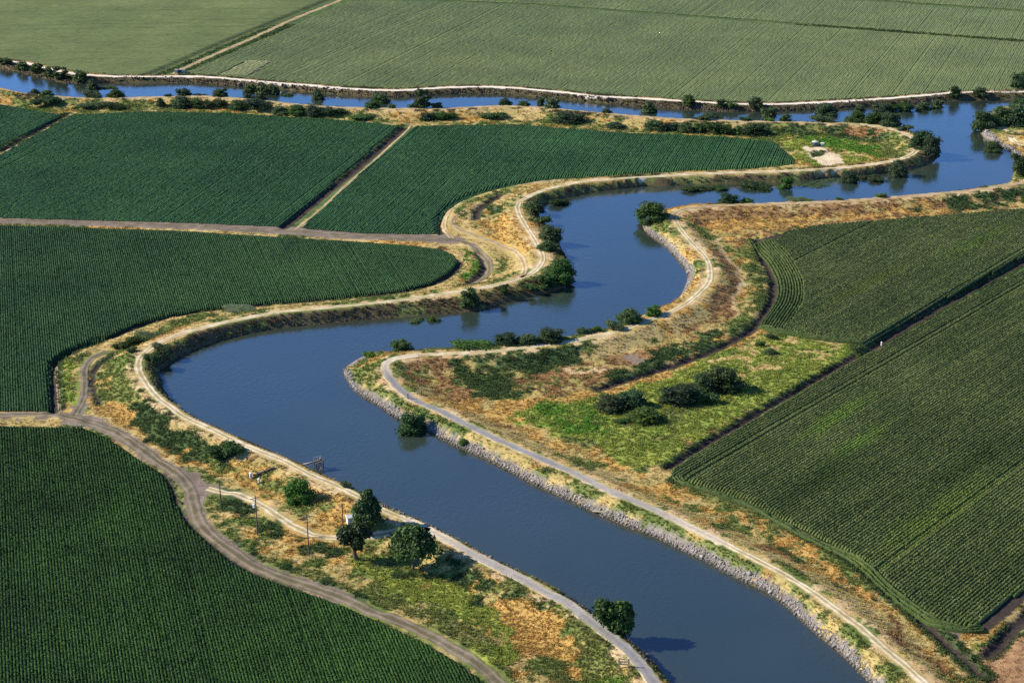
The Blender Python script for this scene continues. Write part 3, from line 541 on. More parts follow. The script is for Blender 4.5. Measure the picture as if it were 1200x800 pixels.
def headland(edge_px, z, P, nrows, spacing, VV, FF, CC, height, cols, rng, sign):
    E = smooth(atl(edge_px, z), .7)
    for r in range(nrows):
        T = np.gradient(E, axis=0); T /= np.linalg.norm(T, axis=1)[:, None]; N = np.stack([-T[:, 1], T[:, 0]], 1) * sign
        C = E + N * (spacing * (r + .5)); n = len(C)
        rows_(VV, FF, CC, 0, np.zeros(n), None, None, spacing, height, .3, .1, .5, cols, rng, (C[:, 0], C[:, 1], N[:, 0], N[:, 1]), .1, 5, .24)
G7h = (C_(.038, .066, .017), C_(.070, .102, .029))
def shift(key, ids, d):
    P = FW[key].copy(); Q = inset(P, d)
    for i in ids: P[i] = Q[i]
    return P
n_ru = len(F['right_upper']); PRU = FW['right_upper'].copy(); q1_, q2_ = inset(PRU, 2.8), inset(PRU, 8.4)
for i in (12, 13): PRU[i] = q1_[i]
for i in list(range(14, n_ru)) + [0]: PRU[i] = q2_[i]
VV, FF, CC = [], [], []
headland([F['right_upper'][i] for i in range(14, n_ru)] + [F['right_upper'][0]], FZ['right_upper'], None, 9, .9, VV, FF, CC, .72, G7h, np.random.default_rng(3), -1)
headland([F['right_upper'][i] for i in range(11, 15)], FZ['right_upper'], None, 3, .9, VV, FF, CC, 1.0, G7h, np.random.default_rng(5), -1)
build_rows('crop_rows', 'green curved headland rows along the left end of the upper right field', VV, FF, CC)
crop('crop_rows', 'right_upper', 'olive green corn field on the right, above the dark ditch', (1200, 238, 960, 370), 0.82, .85, .5, G7, seed=11, leaf=4, lsize=.26, jit=.035, rowvar=.18, polys=PRU, gap=.16)
ids = list(range(7, 19))
VV, FF, CC = [], [], []
headland([F['right_lower'][i] for i in range(8, 20)], FZ['right_lower'], None, 3, .86, VV, FF, CC, 1.0, G7h, np.random.default_rng(4), -1)
build_rows('crop_rows', 'green headland rows along the lower edge of the big right field', VV, FF, CC)
crop('crop_rows', 'right_lower', 'olive green corn field in slanting rows filling the lower right', (1200, 308, 1020, 409), 0.84, .85, .42, G7, seed=12, leaf=5, lsize=.24, jit=.035, rowvar=.2, polys=shift('right_lower', ids, 2.8), gap=.2)

# ------------------------------------------------------------------ grass and weeds growing on the banks
def tufts(name, label, pick, n, seed):
    rng = np.random.default_rng(seed)
    yy = 262 + (900 - 262) * rng.random(n * 6) ** 1.5; xx = (rng.random(n * 6) - .5) * (.70 * yy)
    vh = vq(xx, yy); vd = dq(xx, yy); c = gq(xx, yy); sd = sq(xx, yy); dl = lq(xx, yy)
    ok = (vh > .1) & (rng.random(len(xx)) < vd * .6) & pick(c) & (sd > .8) & (dl > 1.9) & (tq(xx, yy) < .25)
    xx, yy, vh, c = xx[ok][:n], yy[ok][:n], vh[ok][:n], c[ok][:n]; m = len(xx); zz = zq(xx, yy)
    B = 9; s = np.clip(yy / 420, .8, 2.0)
    ang = rng.random((m, B)) * 6.283; rad = rng.random((m, B)) * .42 * s[:, None]; lean = rng.random((m, B)) * .45
    H = vh[:, None] * (.45 + .75 * rng.random((m, B))) * s[:, None] ** .4; wd = (.06 + .12 * rng.random((m, B))) * s[:, None]
    bx = xx[:, None] + np.cos(ang) * rad; by = yy[:, None] + np.sin(ang) * rad; a2 = rng.random((m, B)) * 6.283
    dx, dy = np.cos(a2) * wd, np.sin(a2) * wd; tx = bx + np.cos(ang) * lean; ty = by + np.sin(ang) * lean; b0 = np.repeat((zz - .05)[:, None], B, 1)
    V = np.stack([np.stack([bx - dx, by - dy, b0], -1), np.stack([bx + dx, by + dy, b0], -1), np.stack([tx + dx * .6, ty + dy * .6, b0 + H], -1), np.stack([tx - dx * .6, ty - dy * .6, b0 + H * .92], -1)], 2).reshape(-1, 3)
    q = np.arange(m * B * 4).reshape(-1, 4)
    cc = np.clip(c[:, None, :] * (1.08 + rng.normal(0, .12, (m, B, 1))) * (1 + rng.normal(0, .05, (m, B, 3))), .01, .8); cc = np.repeat(cc.reshape(-1, 3), 4, 0)
    tag(link(name, mesh_np(name, V, q, cc, [M_TUFT])), label, 'vegetation', None, 'stuff'); print(name, m)
vq, dq, sq, lq = grid(VH), grid(VD), grid(SD), grid(np.minimum(DL, 50))
TRK = np.full(len(X), 0.0)
tracks_px = [[(0, 485.5), (67, 486), (95, 493), (133, 506), (160, 523), (187, 542), (211, 558), (222, 574), (229, 600), (240, 620), (267, 642), (300, 664), (333, 677), (367, 688), (400, 700), (433, 716), (467, 728), (500, 743), (533, 762), (560, 778), (582, 797), (625, 845)],
    [(86, 486), (97, 467), (99, 447), (99, 434), (108, 421), (127, 411)], [(243, 572), (262, 577), (280, 580), (305, 591), (325, 604), (342, 615), (362, 625), (390, 630), (430, 629), (455, 626)],
    [(400, 275), (500, 279), (530, 281), (547, 285), (563, 296), (573, 309), (572, 319), (560, 329)], [(529, 279), (521, 267), (521, 256), (530, 243), (550, 231), (587, 220), (633, 213)], [(537, 268), (560, 277), (587, 288), (605, 299), (613, 310, .6), (614, 320, 2.2)], [(345, 270), (400, 222), (440, 187), (481, 147)], [(200, 88), (212, 82), (245, 67), (300, 43), (350, 20), (398, 1)]]
for t in tracks_px: TRK[pdist(X, Y, smooth(atl(t, 0), 3), False, 10) < 2.3] = 1
tq = grid(TRK)
tufts('dry_grass', 'dry golden grass on the levees and banks', lambda c: c[:, 0] > c[:, 1] * 1.12, 62000, 61)
tufts('green_weeds', 'green weeds and meadow grass on the banks', lambda c: c[:, 0] <= c[:, 1] * 1.12, 60000, 62)

# ------------------------------------------------------------------ riprap
def rocks(name, label, line_px, z, width, n, size, cols, seed):
    rng = np.random.default_rng(seed); L = smooth(atl(line_px, z), 1.0)
    T = np.gradient(L, axis=0); T /= np.linalg.norm(T, axis=1)[:, None]; N = np.stack([-T[:, 1], T[:, 0]], 1)
    i = rng.integers(0, len(L), n); wv = vnoise(np.arange(len(L)) * 1.0, np.zeros(len(L)), 7, seed)[i]; off = rng.random(n) ** 1.3 * width * (.55 + .75 * wv) - .5
    p = L[i] + N[i] * off[:, None] + rng.normal(0, .3, (n, 2)); sdv = sq(p[:, 0], p[:, 1]); p2 = L[i] - N[i] * off[:, None]; s2 = sq(p2[:, 0], p2[:, 1])
    p = np.where((sdv > s2)[:, None], p, p2); sdv = np.maximum(sdv, s2); k = sdv > -.6; p = p[k]; n = len(p)
    th = (1 + 5 ** .5) / 2; iv = np.array([(-1, th, 0), (1, th, 0), (-1, -th, 0), (1, -th, 0), (0, -1, th), (0, 1, th), (0, -1, -th), (0, 1, -th), (th, 0, -1), (th, 0, 1), (-th, 0, -1), (-th, 0, 1)]) / 1.9
    fc = np.array([(0, 11, 5), (0, 5, 1), (0, 1, 7), (0, 7, 10), (0, 10, 11), (1, 5, 9), (5, 11, 4), (11, 10, 2), (10, 7, 6), (7, 1, 8), (3, 9, 4), (3, 4, 2), (3, 2, 6), (3, 6, 8), (3, 8, 9), (4, 9, 5), (2, 4, 11), (6, 2, 10), (8, 6, 7), (9, 8, 1)])
    s = size * np.exp(rng.normal(0, .38, n)); sc = s[:, None] * (1 + rng.normal(0, .22, (n, 3))); sc[:, 2] *= .75
    v = iv[None] * (1 + rng.normal(0, .16, (n, 12, 3))) * sc[:, None]; a = rng.random(n) * 6.28; ca, sa = np.cos(a)[:, None], np.sin(a)[:, None]
    vx = v[..., 0] * ca - v[..., 1] * sa + p[:, :1]; vy = v[..., 0] * sa + v[..., 1] * ca + p[:, 1:]; vz = v[..., 2] + (zq(p[:, 0], p[:, 1]) + s * .15)[:, None]
    c = cols[0] + (cols[1] - cols[0]) * (rng.random((n, 1)) * .7 + .3 * vnoise(p[:, 0], p[:, 1], 5, seed)[:, None]); c = c * np.where(sdv[k] < .35, .42, 1.0)[:, None]; c = np.repeat(c, 12, 0)
    tag(link(name, mesh_np(name, np.stack([vx, vy, vz], -1).reshape(-1, 3), (fc[None] + 12 * np.arange(n)[:, None, None]).reshape(-1, 3), c, [M_ROCK])), label, 'rocks', None, 'stuff')
rp = (C_(.12, .11, .10), C_(.41, .385, .37))
rocks('riprap', 'pale grey rock armour along the near right bank', [(402, 434), (407, 447), (420, 462), (443, 475), (463, 489), (500, 505), (533, 522), (567, 537), (600, 554), (633, 571), (667, 586), (700, 602), (733, 616), (767, 629), (800, 645), (833, 661), (860, 676), (890, 689), (917, 707), (950, 737), (980, 761), (1000, 781), (1017, 797), (1040, 830)], ZW, 1.9, 8500, .15, rp, 71)
rocks('riprap', 'pale rocks on the east bend below the levee track', [(757, 272), (777, 287), (793, 304), (801, 314), (806, 322), (805, 331), (799, 344)], ZW, 2.2, 1300, .17, rp, 72)
rocks('riprap', 'dark brown rocks under the white far road', [(0, 80), (33, 88), (67, 96), (113, 98), (143, 97), (200, 97), (233, 98), (283, 101.5), (333, 105), (400, 111), (467, 114), (533, 110.5), (567, 110), (600, 111.5), (633, 115), (667, 117), (700, 120), (733, 123.5), (800, 128), (867, 131), (950, 129), (1000, 126), (1067, 122.5), (1100, 118), (1150, 115), (1200, 113)], ZW, 3.0, 3600, .22, (C_(.07, .055, .05), C_(.17, .13, .11)), 73)
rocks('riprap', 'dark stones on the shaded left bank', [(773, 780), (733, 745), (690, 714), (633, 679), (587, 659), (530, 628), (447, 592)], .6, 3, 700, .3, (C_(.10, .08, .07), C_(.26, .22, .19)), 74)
rocks('riprap', 'dark stones around the great bend waterline', [(240, 496), (217, 479), (200, 465), (190, 452), (187, 437), (197, 427), (217, 415), (250, 402), (300, 389), (350, 382), (400, 377), (467, 372)], 0, 3, 1000, .19, (C_(.06, .05, .04), C_(.17, .14, .11)), 75)
rocks('riprap', 'pale stones on the tip of the right peninsula', [(1148, 150), (1155, 161), (1165, 168), (1178, 174), (1188, 183)], ZW, 3, 350, .3, rp, 76)

# ------------------------------------------------------------------ trees and shrubs
LC = {'d': (C_(.028, .064, .020), C_(.085, .140, .042)), 'm': (C_(.036, .082, .022), C_(.108, .175, .048)), 'l': (C_(.065, .105, .045), C_(.14, .19, .08)), 'g': (C_(.06, .12, .025), C_(.14, .23, .05)), 'b': (C_(.025, .056, .026), C_(.068, .112, .048))}
def leaves(lobes, n, size, rng, cols, flat=1.0, core=.64):
    L = np.array(lobes, float); w = L[:, 3] ** 2; li = rng.choice(len(L), n, p=w / w.sum())
    d = rng.normal(0, 1, (n, 3)); d /= np.linalg.norm(d, axis=1)[:, None]; d[:, 2] = np.where(d[:, 2] < -.35, -d[:, 2], d[:, 2])
    clump = 1 + .26 * np.sin(d[:, 0] * 7 + li) * np.sin(d[:, 1] * 6 + li * 2) * np.sin(d[:, 2] * 5 + li)
    r = L[li, 3] * (.66 + .5 * rng.random(n) ** .8) * clump
    p = L[li, :3] + d * r[:, None] * np.array([1, 1, flat]); p[:, 2] = np.maximum(p[:, 2], .0)
    nn = d * .7 + rng.normal(0, .6, (n, 3)); nn /= np.linalg.norm(nn, axis=1)[:, None]
    up = rng.normal(0, 1, (n, 3)); t = np.cross(nn, up); t /= np.linalg.norm(t, axis=1)[:, None]; b = np.cross(nn, t)
    s = size * (.6 + .8 * rng.random(n)); s1 = (t * s[:, None]); s2 = b * (s * (.5 + .4 * rng.random(n)))[:, None]
    V = np.stack([p - s1, p - s2 * .9 + s1 * .1, p + s1, p + s2], 1).reshape(-1, 3); q = np.arange(4 * n).reshape(-1, 4)
    f = np.clip(rng.random(n) * .75 + .25 * rng.random(len(L))[li], 0, 1)[:, None]; c = np.repeat(cols[0] * (1 - f) + cols[1] * f, 4, 0)
    VV, QQ, CC = [V], [q], [c]; o = len(V)
    for lx, ly, lz, lr in L:      # dense inner twigs and leaves of each limb
        a = np.linspace(0, 2 * np.pi, 9)[:-1]; e = np.linspace(-1.2, 1.4, 6)
        A, E = np.meshgrid(a, e); rr = lr * core * (1 + rng.normal(0, .14, A.shape))
        v = np.stack([lx + rr * np.cos(E) * np.cos(A), ly + rr * np.cos(E) * np.sin(A), np.maximum(lz + rr * np.sin(E) * flat, .0)], -1).reshape(-1, 3)
        i = np.arange(48).reshape(6, 8); i2 = np.roll(i, -1, 1); qq = np.stack([i[:-1], i2[:-1], i2[1:], i[1:]], -1).reshape(-1, 4) + o
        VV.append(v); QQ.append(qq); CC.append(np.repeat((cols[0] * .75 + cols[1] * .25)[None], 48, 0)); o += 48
    return np.concatenate(VV), np.concatenate(QQ), np.concatenate(CC)
def tube(p0, p1, r0, r1, k=7):
    p0, p1 = np.array(p0, float), np.array(p1, float); d = p1 - p0; d /= np.linalg.norm(d); a = np.cross(d, (0, 0, 1) if abs(d[2]) < .9 else (1, 0, 0)); a /= np.linalg.norm(a); b = np.cross(d, a)
    t = np.linspace(0, 2 * np.pi, k + 1)[:-1]; ring = np.cos(t)[:, None] * a + np.sin(t)[:, None] * b
    v = np.concatenate([p0 + ring * r0, p1 + ring * r1]); i = np.arange(k); j = (i + 1) % k
    return v, np.stack([i, j, j + k, i + k], 1)
def trunk_mesh(name, segs, col=C_(.13, .10, .075)):
    V, Q, o = [], [], 0
    for s in segs:
        v, q = tube(*s); V.append(v); Q.append(q + o); o += len(v)
    V = np.concatenate(V); return mesh_np(name, V, np.concatenate(Q), np.repeat(col[None], len(V), 0) * (.8 + .4 * RNG.random((len(V), 1))), [M_BARK], True)
def shrub_lobes(kind, rng):
    out = []
    if kind == 'dome':
        n = 9
        for i in range(n):
            a = 6.28 * i / n + rng.random(); r = .20 + .12 * rng.random(); out.append((math.cos(a) * r, math.sin(a) * r, .20 + .22 * rng.random(), .17 + .08 * rng.random()))
        for i in range(9): a = 6.28 * i / 9 + rng.random() * .5; out.append((math.cos(a) * .33, math.sin(a) * .33, .08 + .05 * rng.random(), .12 + .05 * rng.random()))
        for i in range(5): out.append((rng.normal(0, .10), rng.normal(0, .10), .55 + .17 * rng.random(), .2 + .06 * rng.random()))
    elif kind == 'low':
        for i in range(16): 
            x = rng.uniform(-.38, .38); out.append((x, rng.uniform(-.32, .32) * math.sqrt(max(0.05, 1 - (x / .42) ** 2)), .12 + .4 * rng.random(), .13 + .11 * rng.random()))
    elif kind == 'ragged':
        for i in range(14):
            a = rng.random() * 6.28; r = .05 + .33 * rng.random(); out.append((math.cos(a) * r, math.sin(a) * r, rng.uniform(.14, .82 - r * .7), .11 + .1 * rng.random()))
        for i in range(8): a = 6.28 * i / 8 + rng.random(); out.append((math.cos(a) * .24, math.sin(a) * .24, .09 + .06 * rng.random(), .11 + .06 * rng.random()))
    elif kind == 'tall':
        for i in range(16):
            h = rng.uniform(.14, .88); r = .27 * (1 - abs(h - .4) * .9) * rng.random() ** .5; a = rng.random() * 6.28; out.append((math.cos(a) * r, math.sin(a) * r, h, .10 + .1 * rng.random() * (1.2 - h)))
    return out
PROTO = {}
for kind in ('dome', 'low', 'ragged', 'tall'):
    for col in LC:
        for v in range(3):
            for lod, (n, sz) in {'far': (520, .062), 'near': (2200, .033)}.items():
                PROTO[kind, col, v, lod] = (kind, col, v, n, sz)
_made = {}
def proto(kind, col, v, lod):
    key = (kind, col, v, lod)
    if key not in _made:
        rng = np.random.default_rng(hash((kind, v)) % 1000 if False else {'dome': 11, 'low': 23, 'ragged': 37, 'tall': 53}[kind] + v * 7)
        _, _, _, n, sz = PROTO[key]
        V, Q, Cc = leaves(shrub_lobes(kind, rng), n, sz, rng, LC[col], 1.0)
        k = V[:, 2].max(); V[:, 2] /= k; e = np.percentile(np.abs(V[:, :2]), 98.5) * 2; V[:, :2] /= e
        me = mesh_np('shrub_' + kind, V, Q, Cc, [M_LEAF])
        # short woody stems at the foot
        _made[key] = me
    return _made[key]
_sv, _so = [], 0
SHRUBS = []
def shrub(px, py, w, h, kind, col, label, group=None, name='shrub', cat='shrub', v=None, sink=.0, dy=0.0):
    p = ground(px, py)
    for _ in range(14):
        if float(sq(p[:1], p[1:2])[0]) > .2: break
        py += .5; p = ground(px, py)
    dist = math.sqrt(p[0] ** 2 + p[1] ** 2 + (CAM_H - p[2]) ** 2); dep = math.asin((CAM_H - p[2]) / dist)
    W = w * dist / FPX * 1.06; Hh = max(.6, (h * dist / FPX - .25 * W * math.sin(dep)) / math.cos(dep)) * 1.02
    lod = 'near' if w > 19 or py > 300 else 'far'
    v = len(SHRUBS) % 3 if v is None else v
    back = .28 * W          # the photograph shows the near edge of the foot
    o = link(name, proto(kind, col, v, lod), None, (p[0], p[1] + back, max(z1(p[0], p[1] + back), p[2] - .8) - .12 - .05 * Hh))
    o.scale = (W, W * random.uniform(.75, .95), Hh); o.rotation_euler = (0, 0, random.choice([-.5, -.2, .15, .4, 2.9, 3.3]))
    tag(o, label, cat, group); SHRUBS.append(o); return o

GN = 'trees and bushes along the far bank'; GS = 'bushes on the near bank of the far river'; GI = 'bushes inside the far levee'
T = [  # far bank, under the white road, left to right
 (5, 79, 15, 8, 'low', 'd', 'low dark bush cut by the left edge, under the white far road', GN), (26, 83, 15, 11, 'dome', 'd', 'round dark bush second from the left edge on the far bank', GN), (43, 87, 14, 12, 'ragged', 'd', 'ragged dark bush third from the left edge on the far bank', GN),
 (58, 91, 13, 12, 'ragged', 'm', 'greener ragged bush just left of the tall dark one on the far bank', GN), (70, 95, 15, 16, 'tall', 'd', 'tall dark bush in the left cluster on the far bank', GN), (93, 97, 18, 13, 'dome', 'm', 'rounded grey green bush left in the pair at the gap in the white road', GN),
 (108, 98, 15, 15, 'dome', 'd', 'round dark bush right in the pair at the gap in the white road', GN), (123, 98.5, 24, 6, 'low', 'd', 'low dark scrub trailing right of the far left pair', GN), (293, 103, 14, 14, 'ragged', 'd', 'dark bush leftmost in the clump below the yellowish patch', GN),
 (308, 104, 19, 15, 'dome', 'm', 'broad bush in the middle of the clump below the yellowish patch', GN), (320, 104, 14, 14, 'dome', 'd', 'dark bush at the right of the clump below the yellowish patch', GN), (334, 106, 13, 6, 'low', 'd', 'small low bush right of the clump below the yellowish patch', GN),
 (372, 110, 15, 16, 'dome', 'd', 'lone upright dark tree on the far bank, right of the yellowish patch', GN), (446, 114, 22, 15, 'dome', 'd', 'broad round bush standing left of the tallest far tree, under the road', GN), (634, 117, 10, 14, 'tall', 'd', 'narrow dark bush crossing the white road mid picture', GN),
 (761, 126, 18, 17, 'dome', 'd', 'round dark tree hiding the white road, with a long reflection', GN), (807, 127, 14, 13, 'dome', 'd', 'squarish dark bush right of the reflecting tree on the far bank', GN), (845, 128, 11, 10, 'dome', 'm', 'small olive bush left of its lower neighbour on the far bank', GN),
 (858, 130, 13, 8, 'low', 'm', 'low olive bush right of a taller olive one on the far bank', GN), (886, 130, 16, 14, 'dome', 'd', 'left half of a dark twin clump on the far bank', GN), (902, 130, 17, 15, 'dome', 'd', 'right half of a dark twin clump on the far bank', GN),
 (970, 129, 25, 18, 'dome', 'b', 'large blackish tree on the far bank before the river widens', GN), (1008, 124, 10, 11, 'tall', 'd', 'narrow dark bush right of the large blackish tree', GN), (1034, 125, 20, 14, 'dome', 'b', 'dark bush starting the long hedge by the river junction', GN),
 (1058, 125, 26, 14, 'low', 'd', 'long green bush in the middle of the hedge by the junction', GN), (1083, 122, 18, 12, 'dome', 'd', 'rounded bush in the right part of the hedge by the junction', GN), (1099, 120, 14, 13, 'dome', 'd', 'dark bush ending the hedge by the junction', GN),
 (1119, 117, 13, 13, 'ragged', 'd', 'thin ragged bush over the white road near the right edge', GN), (1150, 116, 16, 11, 'dome', 'd', 'dark bush on the white road above the wooded peninsula', GN), (1197, 105, 20, 21, 'dome', 'b', 'dark tree beyond the white road at the right edge', GN),
 # near bank of the far river
 (40, 109, 13, 9, 'dome', 'b', 'small black bush leftmost on the near bank of the far river', GS), (54, 111, 16, 10, 'dome', 'd', 'small dark bush second on the near bank of the far river', GS), (108, 113, 23, 11, 'low', 'd', 'wide dark bush standing in the water, left of a peaked one', GS),
 (134, 113, 20, 13, 'dome', 'd', 'peaked dark bush in front of the far left pair', GS), (196, 112, 8, 4, 'low', 'd', 'tiny bush on the crest below the far farm road', GS), (214, 111.5, 18, 11, 'ragged', 'd', 'dark bush on the crest right below the far farm road junction', GS), (234, 112, 14, 5, 'low', 'd', 'very low bush right of the junction bush', GS),
 (258, 113, 21, 12, 'ragged', 'd', 'ragged bush on the crest below the yellowish patch', GS), (289, 115, 10, 9, 'dome', 'b', 'small dark bush, left of two at the crest under the clump', GS), (305, 116, 13, 9, 'dome', 'd', 'small dark bush, right of two at the crest under the clump', GS),
 (437, 125.5, 22, 11, 'ragged', 'd', 'grey green bush on the crest left of the tallest far tree', GS), (459, 126.5, 10, 7, 'dome', 'd', 'small rounded bush touching the tallest far tree group', GS), (485, 127, 12, 9, 'low', 'd', 'low bush at the left foot of the tallest far tree', GS), (496, 127, 17, 26, 'tall', 'd', 'tallest far tree, standing dark against the white road', GS),
 (512, 127, 14, 10, 'dome', 'b', 'dark bush at the right foot of the tallest far tree', GS), (592, 123, 15, 11, 'dome', 'b', 'dark round bush left of a joined pair at the river crest', GS), (614, 123.5, 14, 9, 'dome', 'd', 'dark round bush right of a joined pair at the river crest', GS), (647, 127, 18, 15, 'dome', 'd', 'round bush below the narrow bush crossing the white road', GS),
 (711, 132, 12, 9, 'dome', 'b', 'small black dome on the crest left of the reflecting tree', GS), (829, 141, 30, 11, 'low', 'd', 'wide dark bush on the crest with a pale end', GS), (874, 142, 15, 7, 'dome', 'b', 'low black dome on the crest right of the wide dark bush', GS), (901, 142, 10, 5, 'low', 'g', 'tiny light green bush on the crest', GS), (921, 142.5, 14, 12, 'dome', 'd', 'upright bush on the crest right of the tiny light green one', GS),
 (966, 142, 24, 11, 'low', 'l', 'pale grey green bush below the large blackish tree', GS), (1004, 143, 24, 17, 'dome', 'd', 'left third of the big bush mass on the junction bank', GS), (1025, 144, 24, 17, 'dome', 'd', 'middle of the big bush mass on the junction bank', GS), (1045, 146, 24, 19, 'dome', 'b', 'dark right end of the big bush mass on the junction bank', GS),
 (1062, 154, 18, 8, 'low', 'm', 'low green scrub where the levee turns at the junction', GS), (1081, 175, 26, 24, 'dome', 'b', 'dark tree on the outside of the farmland tip', GS), (1092, 186, 20, 26, 'dome', 'b', 'blackish tree at the waterline of the farmland tip', GS),
 # inside the far levee
 (52, 127, 30, 12, 'low', 'b', 'dark wide bush above the small left field', GI), (104, 129, 26, 8, 'low', 'd', 'low dull scrub at the top left corner of the large field', GI), (132, 129, 26, 9, 'low', 'd', 'low dull scrub along the top of the large field', GI), (188, 126, 11, 11, 'dome', 'b', 'small dark bush at the left end of the levee hedge', GI),
 (212, 128, 24, 15, 'dome', 'b', 'tallest dark bush near the left end of the levee hedge', GI), (233, 128, 20, 11, 'dome', 'd', 'bush right of the tallest in the levee hedge', GI), (252, 129, 24, 12, 'low', 'd', 'broad bush in the levee hedge under the crest bush', GI), (278, 130, 22, 12, 'dome', 'd', 'bush before the largest bush of the levee hedge', GI), (303, 132, 30, 14, 'low', 'b', 'largest dark bush of the levee hedge', GI),
 (328, 135, 20, 10, 'dome', 'd', 'small bush after the gap in the levee hedge', GI), (348, 136, 21, 12, 'dome', 'd', 'rounded bush in the right half of the levee hedge', GI), (367, 137, 22, 12, 'dome', 'b', 'dark bush in the right half of the levee hedge', GI), (389, 138, 26, 10, 'low', 'd', 'low bush ending the levee hedge', GI), (425, 141, 30, 6, 'low', 'd', 'thin low scrub above the straight ditch', GI),
 (501, 142, 19, 10, 'dome', 'b', 'left bush of a pair at the corner of the centre field', GI), (522, 142, 24, 10, 'low', 'd', 'right bush of a pair at the corner of the centre field', GI), (577, 141, 29, 10, 'low', 'd', 'lone mound bush above the centre field', GI), (666, 146, 38, 14, 'dome', 'b', 'large dark mound bush above the middle of the centre field', GI), (722, 151, 24, 9, 'dome', 'b', 'dark bush before the long hedge over the centre field', GI),
 (769, 154, 27, 14, 'dome', 'd', 'left end of the long hedge over the centre field', GI), (788, 154, 18, 11, 'dome', 'b', 'small second bush of the long hedge over the centre field', GI), (804, 156, 22, 14, 'dome', 'd', 'third bush of the long hedge over the centre field', GI), (820, 156, 15, 12, 'dome', 'd', 'narrow fourth bush of the long hedge over the centre field', GI),
 (842, 158, 33, 16, 'low', 'd', 'widest bush of the long hedge over the centre field', GI), (866, 158, 18, 11, 'dome', 'm', 'greener bush next to the last of the long hedge', GI), (885, 160, 29, 17, 'dome', 'b', 'dark last bush of the long hedge over the centre field', GI),
]
for t in T: shrub(*t[:6], t[6], t[7])
GP = 'bushes on the wooded right peninsula'
for t in [(1152, 153, 22, 25, 'dome', 'm', 'leftmost green bush on the wooded peninsula, over the water', GP), (1172, 148, 28, 26, 'dome', 'l', 'large pale green bush in the middle of the wooded peninsula', GP), (1193, 148, 30, 28, 'dome', 'm', 'large bush on the wooded peninsula by the right edge', GP), (1199, 130, 26, 15, 'dome', 'd', 'bush at the back of the wooded peninsula', GP),
          (1159, 152, 14, 11, 'low', 'l', 'low pale bush at the front of the wooded peninsula', GP), (1166, 172, 20, 16, 'dome', 'd', 'dark bush at the waterline beside the sandy path', GP), (1195, 208, 20, 28, 'tall', 'd', 'tall dark bush where the inlet meets the right edge', GP), (1222, 150, 34, 26, 'dome', 'm', 'bush of the wooded peninsula beyond the frame', GP)]: 
    if t[0] < 1210: shrub(*t)
GM = 'bushes along the middle bends'
